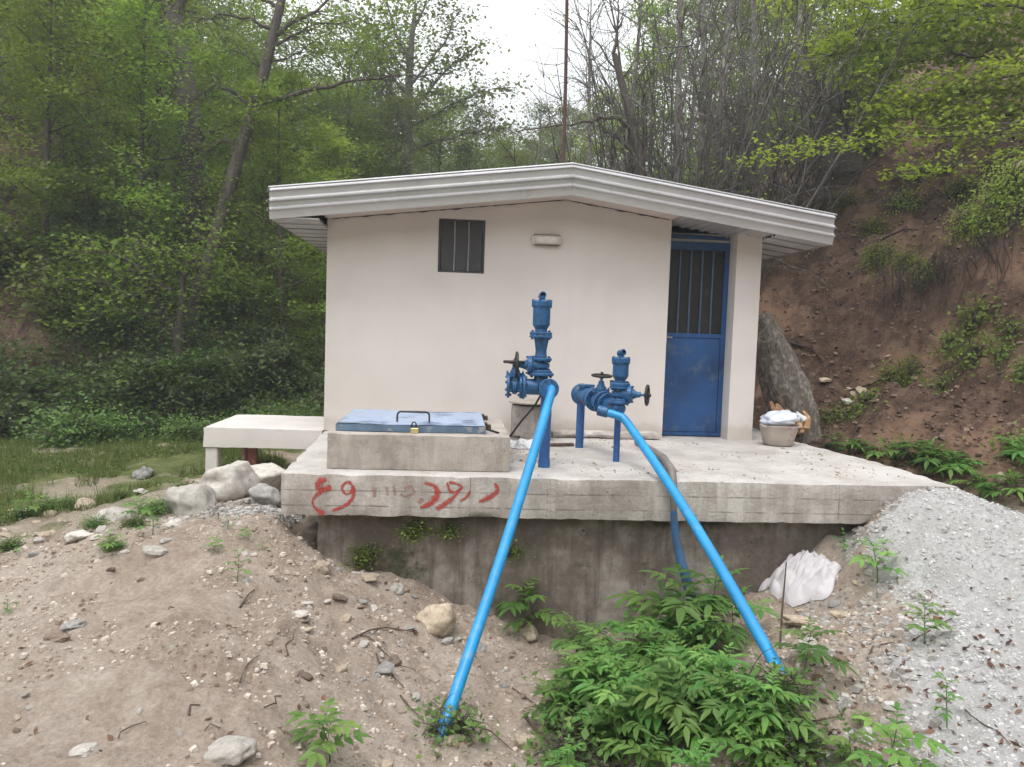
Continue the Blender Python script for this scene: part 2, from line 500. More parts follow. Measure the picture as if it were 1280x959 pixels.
def ground_mat():
    m, nt, b = new_mat('ground_soil')
    v = coords(nt)
    z = nt.nodes.new('ShaderNodeAttribute'); z.attribute_name = 'zone'
    sep = nt.nodes.new('ShaderNodeSeparateColor'); nt.links.new(z.outputs['Color'], sep.inputs[0])
    big = ntex(nt, v, 0.8, 6, 0.65); mid = ntex(nt, v, 5, 6, 0.7); fine = ntex(nt, v, 38, 6, 0.78)
    dirt = ramp(nt, big, [(0.38, (.31, .235, .18)), (0.5, (.42, .34, .275)), (0.6, (.51, .44, .375))])
    dirt = mixc(nt, 0.5, dirt, ramp(nt, mid, [(0.36, (.20, .145, .105)), (0.5, (.36, .29, .23)), (0.64, (.53, .465, .40))]))
    dirt = mixc(nt, 0.35, dirt, ramp(nt, fine, [(0.36, (.15, .11, .08)), (0.66, (.60, .53, .46))]))
    # grey mortar aggregate
    vo = nt.nodes.new('ShaderNodeTexVoronoi'); vo.inputs['Scale'].default_value = 34; nt.links.new(v, vo.inputs['Vector'])
    agg = ramp(nt, vo.outputs['Color'], [(0.1, (.40, .395, .39)), (0.9, (.60, .595, .59))])
    agg = mixc(nt, 0.5, agg, ramp(nt, fine, [(0.30, (.32, .31, .305)), (0.68, (.66, .65, .64))]))
    agg = mixc(nt, ramp(nt, mid, [(0.35, 0.45), (0.6, 0.0)]), agg, (.34, .315, .29))
    # red-brown hillside
    hill = ramp(nt, mid, [(0.38, (.030, .019, .014)), (0.5, (.088, .053, .038)), (0.62, (.175, .112, .08))])
    hill = mixc(nt, 0.4, hill, ramp(nt, fine, [(0.3, (.035, .022, .017)), (0.72, (.19, .125, .09))]))
    hill = mixc(nt, ramp(nt, big, [(0.5, 0.0), (0.60, 0.75)]), hill, (.27, .17, .115))
    # grassy turf / mossy floor
    turf = ramp(nt, mid, [(0.36, (.06, .08, .025)), (0.52, (.12, .155, .045)), (0.64, (.22, .21, .10))])
    turf = mixc(nt, 0.4, turf, ramp(nt, fine, [(0.3, (.04, .05, .018)), (0.7, (.16, .17, .06))]))
    c = mixc(nt, sep.outputs[0], dirt, turf)
    c = mixc(nt, sep.outputs[1], c, agg)
    c = mixc(nt, sep.outputs[2], c, hill)
    nt.links.new(c, b.inputs['Base Color'])
    b.inputs['Roughness'].default_value = 0.95
    b.inputs['Specular IOR Level'].default_value = 0.2
    n0 = bump(nt, b, mid, 0.6, 0.05)
    n1 = bump(nt, b, fine, 1.0, 0.022, n0)
    return m
M['ground'] = ground_mat()

# ------------------------------------------------------------------ terrain
SLABY = -2.36
_cp = []
for x, y, z in [(353,645,-.34),(300,640,-.38),(240,650,-.43),(150,660,-.5),(60,690,-.56),(0,720,-.6),(0,800,-.62),(0,900,-.66),
                (0,959,-.68),(150,900,-.64),(150,800,-.57),(250,720,-.5),(330,700,-.49),(300,800,-.60),(300,900,-.70),(300,959,-.76),
                (400,710,-.60),(420,760,-.72),(430,850,-.86),(430,959,-.95),(520,770,-.95),(550,800,-1.02),(548,925,-1.1),
                (620,959,-1.15),(640,850,-1.14),(760,800,-1.17),(760,959,-1.2),(900,870,-1.0),(966,829,-.745),(985,822,-.75),(948,836,-.77),(966,860,-.79),(1000,775,-.86),
                (990,745,-.80),(930,735,-.95),(1045,710,-.62),(1050,665,-.40),(1100,645,-.17),(1190,613,-.035),(1280,650,-.12),
                (1130,700,-.38),(1130,770,-.56),(1060,850,-.74),(1000,900,-.86),(1060,959,-.96),(1150,850,-.62),(1150,959,-.74),
                (1280,700,-.24),(1280,800,-.46),(1280,959,-.66),
                (0,590,-.65),(200,600,-.6),(0,640,-.62),(100,640,-.6)]:
    p = on_z(x, y, z); _cp.append((p[0], p[1], z))
for x, y in [(400,692),(500,717),(630,778),(740,800),(860,760),(1032,664)]:
    p = on_y(x, y, -2.22); _cp.append((p[0], p[1], p[2]))
_cp += [(2,-.5,-1.1),(.5,-1.2,-.8),(4,-1,-.8),(2,2,-.75),(0,2,-.7),(4.4,2,-.6),(-1.1,.05,-.5),(-.6,.3,-.5),(-1,2,-.62),(-3,3,-.66),(-5,3,-.7),
        (-5,0,-.66),(-7,2,-.7),(-7,-3,-.7),(-4,-3,-.62),(-3,-6,-.66),(-6,-7,-.7),(-1,-7,-.68),(1.3,-7.5,-.75),(4,-7.5,-.7),(1.3,-6.3,-.85),
        (3,-6.3,-.78),(6,-6,-.5),(5.6,-1.6,-.55),(5.55,0,-.52),(6.2,-2.6,-.5),(5.7,1.2,-.35),(6.4,-.5,-.55),(7,-3,-.35),(7,-6,-.4),
        (-.4,-1.0,-.45),(-.3,.2,-.48)]
_cp = np.array(_cp)


def _U(r2):
    return np.where(r2 > 1e-12, r2*np.log(np.maximum(r2, 1e-12)), 0.0)


_n = len(_cp)
_K = _U(((_cp[:, None, :2]-_cp[None, :, :2])**2).sum(-1)) + 0.02*np.eye(_n)
_P = np.c_[np.ones(_n), _cp[:, :2]]
_A = np.zeros((_n+3, _n+3)); _A[:_n, :_n] = _K; _A[:_n, _n:] = _P; _A[_n:, :_n] = _P.T
_W = np.linalg.solve(_A, np.r_[_cp[:, 2], 0, 0, 0])


def tps(x, y):
    out = _W[_n] + _W[_n+1]*x + _W[_n+2]*y
    for i in range(_n):
        out = out + _W[i]*_U((x-_cp[i, 0])**2+(y-_cp[i, 1])**2)
    return out


def sstep(a, b, x):
    t = np.clip((x-a)/(b-a), 0, 1); return t*t*(3-2*t)


def smax(a, b, k=0.25):
    h = np.clip(0.5+0.5*(a-b)/k, 0, 1)
    return b*(1-h)+a*h+k*h*(1-h)


def toe_right(y):
    return np.interp(y, [-30, -8, -1, 1.2, 3.4, 6, 8, 14, 40, 220], [9.5, 7.6, 6.6, 5.75, 4.8, 2.6, 1.0, 0.6, 2.0, 8.0])


def hills(x, y):
    """signed distances into the right and the left hillside"""
    dr = (x-toe_right(y))*0.82
    n = np.array([-.316, .949])
    d1 = (-1.3-0.02*np.maximum(y-8, 0))-x
    d2 = n[0]*(x+1.3)+n[1]*(y-6.3)
    k = 1.2
    h = np.clip(0.5+0.5*(d2-d1)/k, 0, 1)
    dl = d2*(1-h)+d1*h-k*h*(1-h)
    return dr, dl


def height(x, y, detail=True):
    x = np.asarray(x, float); y = np.asarray(y, float)
    near = sstep(-7.5, -6, x)*(1-sstep(6.6, 7.6, x))*sstep(-9.5, -8.2, y)*(1-sstep(3.0, 5.0, y))
    flat = -0.66+0.0*x
    z = np.clip(tps(np.clip(x, -8, 8), np.clip(y, -9, 5)), -1.3, 0.1)*near+flat*(1-near)
    # stream gully behind the grass, valley floor climbing away
    z = z - 0.35*np.exp(-((y-5.3-0.33*(x+1.3))/0.9)**2)*(x < 3)*sstep(2, 4, y)
    z = z + np.maximum(y-8, 0)*0.13
    dr, dl = hills(x, y)
    zr = -0.62 + np.where(dr < 2.6, dr*1.15, 2.99+(dr-2.6)*0.78)
    zr = zr + 0.95*np.exp(-((dr-2.6)/0.5)**2)*sstep(6.3, 7.3, x)*(1-sstep(2.5, 4.5, y)) - 1.0*np.exp(-((dr-1.6)/0.5)**2)*sstep(6.0, 7.0, x)*(1-sstep(2.5, 4.5, y))
    zl = -0.75 + np.where(dl < 3, dl*0.95, 2.85+(dl-3)*0.72)
    cap = 60
    zr = np.minimum(zr, cap); zl = np.minimum(zl, cap)
    z = smax(z, zr, 0.35); z = smax(z, zl, 0.5)
    # unseen valley side behind the viewer, added to keep sky light off the wall
    z = smax(z, np.minimum(-0.9+(-y-17)*0.7, 15), 1.0)
    # far ridge closing the valley
    z = smax(z, 50*np.exp(-((y-205)/42.0)**2)*(0.9+0.1*np.cos(x*0.03+1)) - 3 + 8*vnoise(x*.03, y*.03, 5), 3.0)
    hillw = np.clip(np.maximum(dr, dl)/1.0, 0, 1)
    if detail:
        gr = gravel_zone(x, y)
        z = z + fbm(x*1.6, y*1.6, 3, 3)*0.055*(1-hillw)*(1-.5*gr) + fbm(x*6, y*6, 11, 3)*0.042*(1-hillw) + fbm(x*17, y*17, 21, 2)*0.024*(1-hillw) + np.abs(vnoise(x*10.3, y*10.3, 23))*0.085*sstep(0.0, .35, vnoise(x*1.7, y*1.7, 25)+.12)*(1-hillw)*(1-gr)
        z = z + gr*fbm(x*15, y*15, 61, 2)*0.022
        z = z + hillw*(fbm(x*0.7, y*0.7, 31, 4)*0.60 + fbm(x*3.2, y*3.2, 41, 3)*0.26 + fbm(x*9, y*9, 43, 2)*0.09)
    # keep the ground below the slab, house and side landing
    ins = sstep(0.02, 0.16, x)*(1-sstep(4.9, 5.06, x))*sstep(-2.28, -2.1, y)*(1-sstep(3.9, 4.3, y))
    z = np.where(ins > 0, np.minimum(z, z*(1-ins)+(-0.55)*ins), z)
    return z


_gp = [on_z(*q) for q in [(1280,640,-.12),(1195,606,-.03),(1098,634,-.12),(1050,672,-.45),(1110,700,-.35),(1165,760,-.5),(1125,850,-.62),(1140,900,-.66),(1165,980,-.74),(1300,985,-.66)]]
_gp = np.array([(p[0], p[1]) for p in _gp]+[(5.5, -6.0), (5.9, -3.6)])


def in_poly(x, y, P):
    x = np.asarray(x, float); y = np.asarray(y, float)
    ins = np.zeros(x.shape, bool); d2 = np.full(x.shape, 1e9)
    for i in range(len(P)):
        ax, ay = P[i]; bx, by = P[(i+1) % len(P)]
        c = ((ay > y) != (by > y)) & (x < (bx-ax)*(y-ay)/(by-ay+1e-12)+ax)
        ins ^= c
        t = np.clip(((x-ax)*(bx-ax)+(y-ay)*(by-ay))/((bx-ax)**2+(by-ay)**2), 0, 1)
        d2 = np.minimum(d2, (x-ax-t*(bx-ax))**2+(y-ay-t*(by-ay))**2)
    d = np.sqrt(d2)
    return np.where(ins, d, -d)


def gravel_zone(x, y):
    return sstep(-0.10, 0.08, in_poly(x, y, _gp)+0.16*fbm(np.asarray(x)*3, np.asarray(y)*3, 77, 3))


def gz(x, y):
    return float(height(np.array([x]), np.array([y]))[0])


def seq(*segs):
    out = []
    for a, b, st in segs: out.extend(np.arange(a, b-1e-9, st))
    out.append(segs[-1][1]); return np.array(out)


xs = seq((-130, -24, 5), (-24, -7, .5), (-7, -3, .11), (-3, -1.2, .05), (-1.2, 5.6, .032), (5.6, 11, .075), (11, 14, .15), (14, 24, .5), (24, 130, 5))
ys = seq((-75, -16, 3), (-16, -8, .6), (-8, -5.2, .1), (-5.2, -1.8, .03), (-1.8, 5.0, .08), (5.0, 14, .22), (14, 32, .8), (32, 290, 6))
GX, GY = np.meshgrid(xs, ys)
GZ = height(GX, GY)
nx, ny = len(xs), len(ys)
idx = np.arange(nx*ny).reshape(ny, nx)
F = np.stack([idx[:-1, :-1], idx[:-1, 1:], idx[1:, 1:], idx[1:, :-1]], -1).reshape(-1, 4)
ground = np_mesh('ground', np.c_[GX.ravel(), GY.ravel(), GZ.ravel()], F, M['ground'], True)
tag(ground, kind='structure')
_dr, _dl = hills(GX, GY)
zone = np.zeros((ny, nx, 4)); zone[..., 3] = 1
nz = fbm(GX*1.3, GY*1.3, 51, 4)
gl = in_poly(GX, GY, np.array([(-30, -9), (-7, -5.5), (-3.6, -3.2), (-2.0, -2.2), (-1.35, -1.6), (-1.0, -.6), (-.6, 6.5), (-30, 4.5)]))
zone[..., 0] = sstep(-.15, .35, gl+0.9*nz)*(0.25+0.75*sstep(-.1, .15, nz+.12))
zone[..., 0] = np.maximum(zone[..., 0], np.maximum(sstep(60, 90, GY), sstep(15, 18, -GY)))
zone[..., 1] = gravel_zone(GX, GY)
hz = np.maximum(sstep(-.25, .3, _dr+.3*nz), sstep(-.2, .4, _dl+.3*nz))*(1-sstep(55, 80, GY))
zone[..., 2] = hz
ca = ground.data.color_attributes.new('zone', 'FLOAT_COLOR', 'POINT')
ca.data.foreach_set('color', zone.ravel())
def hit(px, py, tmin=2.0, tmax=60.0):
    v = ray(px, py); ts = np.linspace(tmin, tmax, 900)
    P = CAM[None]+ts[:, None]*v[None]
    h = height(P[:, 0], P[:, 1], False)
    b = np.nonzero(P[:, 2] < h)[0]
    if not len(b): return None
    p = P[b[0]]; p = p.copy(); p[2] = gz(p[0], p[1]); return p


def dist(p): return float(np.dot(np.array(p)-CAM, _f))


#@@PART2
# ------------------------------------------------------------------ rough concrete boxes
def slab_noise(p, amp, fr=3.1):
    v = mnoise.noise_vector(Vector(p)*fr)*amp + mnoise.noise_vector(Vector(p)*fr*5)*amp*0.45
    return v


def grid_box(x0, x1, y0, y1, z0, z1, step, amp, name, mat, parent=None, fn=None, chip=0.0):
    """box of small quads with shared corners, displaced by noise; edges crumble a little"""
    nX, nY, nZ = [max(1, int(round((b-a)/step))) for a, b in ((x0, x1), (y0, y1), (z0, z1))]
    ids = {}; V = []; Fc = []
    def vid(i, j, k):
        q = (i, j, k)
        if q not in ids:
            p = Vector((x0+(x1-x0)*i/nX, y0+(y1-y0)*j/nY, z0+(z1-z0)*k/nZ))
            if fn: p = Vector(fn(p))
            d = slab_noise(p, amp)
            ex = (i in (0, nX))+(j in (0, nY))+(k in (0, nZ))
            if ex >= 2 and chip:
                c = Vector(((x0+x1)/2, (y0+y1)/2, (z0+z1)/2))
                inn = Vector(((1 if i == 0 else -1) if i in (0, nX) else 0, (1 if j == 0 else -1) if j in (0, nY) else 0, (1 if k == 0 else -1) if k in (0, nZ) else 0))
                h = max(0, mnoise.noise(p*7)+0.15)+0.6*max(0, mnoise.noise(p*23))
                d = d+inn*chip*(0.25+h)
            ids[q] = len(V); V.append(tuple(p+d))
        return ids[q]
    for i in range(nX):
        for j in range(nY):
            Fc.append((vid(i, j, 0), vid(i, j+1, 0), vid(i+1, j+1, 0), vid(i+1, j, 0)))
            Fc.append((vid(i, j, nZ), vid(i+1, j, nZ), vid(i+1, j+1, nZ), vid(i, j+1, nZ)))
    for i in range(nX):
        for k in range(nZ):
            Fc.append((vid(i, 0, k), vid(i+1, 0, k), vid(i+1, 0, k+1), vid(i, 0, k+1)))
            Fc.append((vid(i, nY, k), vid(i, nY, k+1), vid(i+1, nY, k+1), vid(i+1, nY, k)))
    for j in range(nY):
        for k in range(nZ):
            Fc.append((vid(0, j, k), vid(0, j, k+1), vid(0, j+1, k+1), vid(0, j+1, k)))
            Fc.append((vid(nX, j, k), vid(nX, j+1, k), vid(nX, j+1, k+1), vid(nX, j, k+1)))
    mb = MB(); mb.v = V; mb.f = Fc; mb.sm = [True]*len(Fc)
    o = mb.build(name, mat, parent); o.data.set_sharp_from_angle(angle=math.radians(38)); return o


# ------------------------------------------------------------------ concrete platform
plat = thing('concrete_platform', 'broad grey concrete platform with red spray-painted writing on its front edge', 'platform', (2.5, 0.5, -0.62))
def slab_fn(p):
    # left edge tapers towards the house, right front corner worn round
    x = p.x
    if x < 1: x = x - (1-x)*0.10*max(0, min(1, (p.y+2.36)/2.36))
    if p.x > 4.3 and p.z > -.1: p = Vector((p.x, p.y, p.z))
    x = x - max(0, (p.x-4.2))*0.19*max(0, min(1, (p.y+1.3)/1.3))
    return (x, p.y, p.z)
sl_ = grid_box(.10, 5.12, SLABY, 3.9, -.305, 0.0, 0.05, 0.0035, 'slab', M['slab'], plat, slab_fn, 0.014)
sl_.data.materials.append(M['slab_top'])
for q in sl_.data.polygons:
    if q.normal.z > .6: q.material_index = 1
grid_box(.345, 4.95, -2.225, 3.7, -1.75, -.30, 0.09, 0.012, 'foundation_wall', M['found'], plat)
# thin rough screed strip along the wall foot
grid_box(2.3, 3.42, -.16, -.012, 0.004, 0.075, 0.04, 0.012, 'screed_strip', M['slab'], plat, None, 0.02)


def face_y(x, z):
    return SLABY + slab_noise((x, SLABY, z), 0.0035).y


def strokes(name, mat, sts, parent):
    """spray strokes as thin ribbons hugging the slab's front face"""
    V = []; Fc = []; cov = []
    for pts, w in sts:
        P = [on_y(380+cx*.23438, 480+cy*.23438, SLABY) for cx, cy in pts]
        P = [np.array([p[0], p[2]]) for p in P]
        dense = []
        for i in range(len(P)-1):
            p0 = P[max(i-1, 0)]; p1 = P[i]; p2 = P[i+1]; p3 = P[min(i+2, len(P)-1)]
            for t in np.linspace(0, 1, 7)[:-1 if i < len(P)-2 else None]:
                dense.append(0.5*((2*p1)+(p2-p0)*t+(2*p0-5*p1+4*p2-p3)*t*t+(3*p1-p0-3*p2+p3)*t**3))
        n = len(dense); base = len(V)
        for i, q in enumerate(dense):
            t = dense[min(i+1, n-1)]-dense[max(i-1, 0)]; t = t/(np.linalg.norm(t)+1e-9); nn = np.array([-t[1], t[0]])
            ws = w if not hasattr(w, '__len__') else np.interp(i/(n-1), np.linspace(0, 1, len(w)), w)
            ws = ws*(1+0.22*mnoise.noise(Vector((q[0]*40, 0, q[1]*40))))
            for k, c in ((-2.4, -.35), (-1.15, .25), (0, .5), (1.15, .25), (2.4, -.35)):
                r = q+nn*ws*k
                V.append((r[0], face_y(r[0], r[1])-0.003, r[1]))
                cov.append(c - (0.35 if i in (0, n-1) else 0))
        for i in range(n-1):
            for k in range(4):
                a = base+i*5+k; Fc.append((a, a+1, a+6, a+5))
    b = wloc(parent)
    o = np_mesh(name, np.array(V)-np.array(b), Fc, mat, True, None, parent)
    at = o.data.attributes.new('cover', 'FLOAT', 'POINT'); at.data.foreach_set('value', np.array(cov, dtype=np.float32))
    return o


LET = [
    [([(120, 508), (88, 518), (72, 545), (98, 562), (148, 548)], [.012, .02, .016, .016, .02]),
     ([(104, 559), (72, 588), (48, 620), (50, 648), (72, 672), (92, 684), (110, 688)], [.015, .013, .008, .007, .010, .020, .012])],
    [([(252, 520), (215, 530), (204, 562), (226, 588), (254, 572), (260, 545), (240, 524)], .0085),
     ([(258, 545), (266, 580), (250, 620), (208, 655), (148, 675)], [.013, .013, .012, .011, .007])],
    [([(640, 528), (688, 540), (712, 575), (700, 612), (660, 645), (616, 662)], [.008, .014, .021, .021, .016, .008])],
    [([(765, 522), (772, 560), (800, 578), (842, 552), (812, 530), (772, 524)], .0085),
     ([(838, 556), (800, 600), (756, 636), (702, 670)], [.008, .012, .018, .015])],
    [([(888, 566), (868, 600), (832, 628)], [.005, .011, .008])],
    [([(1016, 526), (1032, 560), (1018, 584), (985, 606), (928, 630)], [.008, .014, .019, .017, .008])]]
for L in LET: strokes('red_letter', M['spray'], L, plat)
for L in [([(366, 545), (374, 575), (374, 605)], .010), ([(384, 550), (380, 605)], .006), ([(440, 545), (447, 600)], .010), ([(478, 540), (486, 598)], .010),
          ([(530, 560), (570, 548), (586, 580), (540, 600), (512, 585)], .010), ([(636, 606), (612, 640)], .012)]:
    strokes('faded_letter', M['sprayfaint'], [L], plat)

# ------------------------------------------------------------------ pump house
house = thing('pump_house', 'small cream plastered hut with blue barred door and white metal gable roof', 'hut', (2.2, 1.6, 0))
XL, XM, XP1, XR, YB = 0.0, 3.476, 4.176, 4.44, 3.4
RX, RZ = 2.368, 2.667
EL, ELZ, ER, ERZ = -.454, 2.3125, 4.966, 2.303
FH = .29
YF = -.45


def roof_z(x):
    return RZ-(RX-x)*(RZ-ELZ)/(RX-EL) if x < RX else RZ-(x-RX)*(RZ-ERZ)/(ER-RX)


def top_z(x):           # underside of the soffit
    return roof_z(x)-FH+0.035


w = MB()
def wallpoly(xz, y0, y1):
    n = len(xz)
    vs = [(x, y0, z) for x, z in xz]+[(x, y1, z) for x, z in xz]
    fs = [tuple(range(n)), tuple(range(2*n-1, n-1, -1))]+[(i, i+n, (i+1) % n+n, (i+1) % n) for i in range(n)]
    w.add(vs, fs)
WX0, WX1, WZ0, WZ1 = 1.10, 1.568, 1.632, 2.168
TH = .20
wallpoly([(XL, 0), (WX0, 0), (WX0, top_z(WX0)), (XL, top_z(XL))], 0, TH)
wallpoly([(WX0, 0), (WX1, 0), (WX1, WZ0), (WX0, WZ0)], 0, TH)
wallpoly([(WX0, WZ1), (WX1, WZ1), (WX1, top_z(WX1)), (WX0, top_z(WX0))], 0, TH)
wallpoly([(WX1, 0), (XM, 0), (XM, top_z(XM)), (RX, top_z(RX)), (WX1, top_z(WX1))], 0, TH)
wallpoly([(XP1, 0), (XR, 0), (XR, top_z(XR)), (XP1, top_z(XP1))], 0, TH+.08)
w.box(XL, XL+TH, TH, YB-TH, 0, top_z(XL))
w.box(XR-TH, XR, TH+.08, YB-TH, 0, top_z(XR))
wallpoly([(XL, 0), (XR, 0), (XR, top_z(XR)), (RX, top_z(RX)), (XL, top_z(XL))], YB-TH, YB)
w.box(XM, XP1, .235, .33, 2.072, top_z(XP1))
w.build('wall', M['plaster'], house)

# window with three dark shutter leaves
wf = MB()
for a in ((WX0+.002, WX0+.022, WZ0+.002, WZ1-.002), (WX1-.022, WX1-.002, WZ0+.002, WZ1-.002)): wf.box(a[0], a[1], .012, .05, a[2], a[3])
wf.box(WX0+.022, WX1-.022, .012, .05, WZ1-.022, WZ1-.002); wf.box(WX0+.022, WX1-.022, .012, .05, WZ0+.002, WZ0+.02)
win = wf.build('window', M['shutter'], house)
iw = (WX1-WX0-.044)/3
for k in range(3):
    s = MB(); s.bevbox(WX0+.022+k*iw+.006, WX0+.022+(k+1)*iw-.006, .022+.004*k, .04, WZ0+.022, WZ1-.026, .003); s.build('shutter_leaf', M['shutter'], win)
for k in (1, 2):
    s = MB(); x = WX0+.022+k*iw
    s.tube([(x-.002, .012, WZ0+.02), (x+.002, .010, (WZ0+WZ1)/2), (x-.002, .012, WZ1-.022)], .0065, 8); s.build('bar', M['greyframe'], win)

# bulkhead wall lamp
lm = MB(); lm.bevbox(2.04, 2.345, -.055, -.003, 1.94, 2.045, .022); lamp = lm.build('wall_lamp', M['plaster'], house)
lg = MB()
def capsule(mb, x0, x1, zc, hz, y0, y1):
    ring = []
    n = 20
    for lvl, (yy, s) in enumerate(((y0, 1), ((y0+y1)/2, .92), (y1, .6))):
        for k in range(n):
            a = 2*PI*k/n
            ring.append(((x0+x1)/2+math.copysign(abs(math.cos(a))**.5, math.cos(a))*(x1-x0)/2*s, yy, zc+math.copysign(abs(math.sin(a))**.6, math.sin(a))*hz*s))
    fs = [(l*n+k, l*n+(k+1) % n, (l+1)*n+(k+1) % n, (l+1)*n+k) for l in range(2) for k in range(n)]+[tuple(range(2*n, 3*n))]
    mb.add(ring, fs, True)
capsule(lg, 2.06, 2.325, 1.992, .042, -.056, -.085); lg.build('lamp_glass', M['lampglass'], lamp)

# door
dr = MB(); y0, y1 = .205, .245
dx0, dx1 = XM+.002, XP1-.002
dr.box(dx0, dx0+.05, y0, y1, .012, 2.07); dr.box(dx1-.05, dx1, y0, y1, .012, 2.07)
dr.box(dx0+.05, dx1-.05, y0, y1, 1.985, 2.07); dr.box(dx0+.05, dx1-.05, y0, y1, 1.06, 1.105); dr.box(dx0+.05, dx1-.05, y0, y1, .012, .05)
dr.bevbox(dx0+.05, dx1-.05, y0+.008, y1-.004, .05, 1.06, .006)
door = dr.build('door', M['door'], house)
dg = MB(); dg.box(dx0+.05, dx1-.05, y1-.012, y1-.004, 1.105, 1.985); dg.build('door_pane', M['dark'], door)
for k in range(4):
    b = MB(); x = dx0+.05+(dx1-dx0-.1)*(k+1)/5
    b.tube([(x, y0+.012, 1.10), (x+rnd.uniform(-.004, .004), y0+.010, 1.5), (x, y0+.012, 1.99)], .009, 8); b.build('bar', M['barpaint'], door)
lk = MB(); lk.bevbox(dx0+.004, dx0+.055, y0-.03, y0-.002, 1.0, 1.09, .006); lk.tube([(dx0+.03, y0-.03, 1.06), (dx0+.03, y0-.06, 1.06), (dx0+.10, y0-.062, 1.055)], .008, 8)
lk.build('door_lock', M['greyframe'], door)
hg = MB(); hg.box(XM+.01, XP1-.01, y0+.003, y0+.03, 2.10, 2.13); hg.tube([(XM+.05, y0+.02, 2.14), (XP1-.05, y0+.02, 2.13)], .012, 8); hg.build('door_header', M['door_dark'], house)

# roof
rf = MB()
def slope_sheet(mb, xa, za, xb, zb, ya, yb, th, waves, amp):
    # corrugated along the slope; ribs run from ridge to eave
    n = waves*4; vs = []
    for i in range(n+1):
        y = ya+(yb-ya)*i/n
        h = amp*(0, 1, 1, 0)[i % 4]
        for (x, z) in ((xa, za), (xb, zb)):
            vs.append((x, y, z+h))
    m = len(vs)
    vs += [(x, y, z-th) for x, y, z in vs]
    fs = []
    for i in range(n):
        a = 2*i; fs.append((a, a+1, a+3, a+2)); fs.append((m+a, m+a+2, m+a+3, m+a+1))
        fs.append((a, a+2, m+a+2, m+a)); fs.append((a+1, m+a+1, m+a+3, a+3))
    fs.append((0, m, m+1, 1)); fs.append((2*n, 2*n+1, m+2*n+1, m+2*n))
    mb.add(vs, fs)
slope_sheet(rf, RX, RZ+.006, EL-.02, roof_z(EL)+.003, YF-.010, YB+.4, .004, 26, .018)
slope_sheet(rf, RX, RZ+.006, ER+.03, roof_z(ER)+.003, YF-.010, YB+.4, .004, 26, .018)
roof = rf.build('roof', M['roof'], house)
# fascia: profiled sheet laid along the gable edge; profile (drop below the roof line, how far it stands out)
PROF = [(0, .002), (.022, .028), (.032, .029), (.040, .008), (.094, .006), (.116, .034), (.128, .034), (.138, .008), (.178, .006), (.197, .030), (.208, .030), (.220, .010), (.290, .0)]
def fascia(pa, pb, outdir, name='fascia', flip=False, end_in=0.0):
    mb = MB(); vs = []
    pts = [Vector(pa), Vector(pb)]
    o = Vector(outdir)
    nseg = 14
    for i in range(nseg+1):
        p = pts[0].lerp(pts[1], i/nseg)
        wob = 0.004*mnoise.noise(p*1.7)
        for d, h in PROF: vs.append(p+Vector((0, 0, -d))+o*(h+wob))
    n = len(PROF); k0 = len(vs)
    fs = [(i*n+k, (i+1)*n+k, (i+1)*n+k+1, i*n+k+1) for i in range(nseg) for k in range(n-1)]
    vs2 = [v-o*0.006 for v in vs]
    fs += [tuple(k0+q for q in reversed(f)) for f in fs]
    for i in (0, nseg):
        fs += [(i*n+k, i*n+k+1, k0+i*n+k+1, k0+i*n+k) for k in range(n-1)]
    for i in range(nseg):
        fs.append((i*n+n-1, (i+1)*n+n-1, k0+(i+1)*n+n-1, k0+i*n+n-1)); fs.append((i*n, k0+i*n, k0+(i+1)*n, (i+1)*n))
    mb.add(vs+vs2, fs)
    return mb.build(name, M['roof'], roof)
fascia((EL, YF, roof_z(EL)), (RX-.001, YF, RZ), (0, -1, 0))
fascia((RX+.001, YF, RZ), (ER, YF, roof_z(ER)), (0, -1, 0))
fascia((EL, YB+.38, roof_z(EL)), (EL, YF+.004, roof_z(EL)), (-1, 0, 0))
fascia((ER, YF+.004, roof_z(ER)), (ER, YB+.38, roof_z(ER)), (1, 0, 0))
fascia((RX, YB+.4, RZ), (EL, YB+.4, roof_z(EL)), (0, 1, 0)); fascia((ER, YB+.4, roof_z(ER)), (RX, YB+.4, RZ), (0, 1, 0))
rc = MB(); rc.tube([(RX, YF+.06, RZ+.006), (RX, YB+.4, RZ+.006)], .03, 10); rc.build('ridge_cap', M['roof'], roof)
# soffits (ribbed sheet under the overhangs)
def ribbed(mb, corners, along, zfun, pitch=.095, amp=.020):
    x0, x1, y0, y1 = corners
    prof = (0, 0, 1, 1)
    a0, a1 = (y0, y1) if along == 'x' else (x0, x1)
    n = int((a1-a0)/pitch)*4
    vs = []
    for i in range(n+1):
        a = a0+(a1-a0)*i/n; h = amp*prof[i % 4]
        for c in ((x0, x1) if along == 'x' else (y0, y1)):
            x, y = (c, a) if along == 'x' else (a, c)
            vs.append((x, y, zfun(x)-h))
    m = len(vs); vs += [(v[0], v[1], v[2]+.013) for v in vs]
    fs = []
    for i in range(n):
        a = 2*i; fs.append((a, a+2, a+3, a+1)); fs.append((m+a, m+a+1, m+a+3, m+a+2))
    fs.append((0, 1, m+1, m)); fs.append((2*n, m+2*n, m+2*n+1, 2*n+1))
    mb.add(vs, fs)
s = MB(); ribbed(s, (EL+.008, XL-.003, YF+.008, YB+.37), 'x', lambda x: ELZ-FH+.016); s.build('soffit', M['soffit_seamed'], roof)
s = MB(); ribbed(s, (XR+.003, ER-.008, YF+.008, YB+.37), 'x', lambda x: roof_z(x)-FH+.024); s.build('soffit', M['soffit_seamed'], roof)
s = MB(); ribbed(s, (XM+.004, XR-.003, YF+.008, .232), 'y', lambda x: top_z(x)-.004, .10, .014); s.build('soffit', M['soffit'], roof)
s = MB()
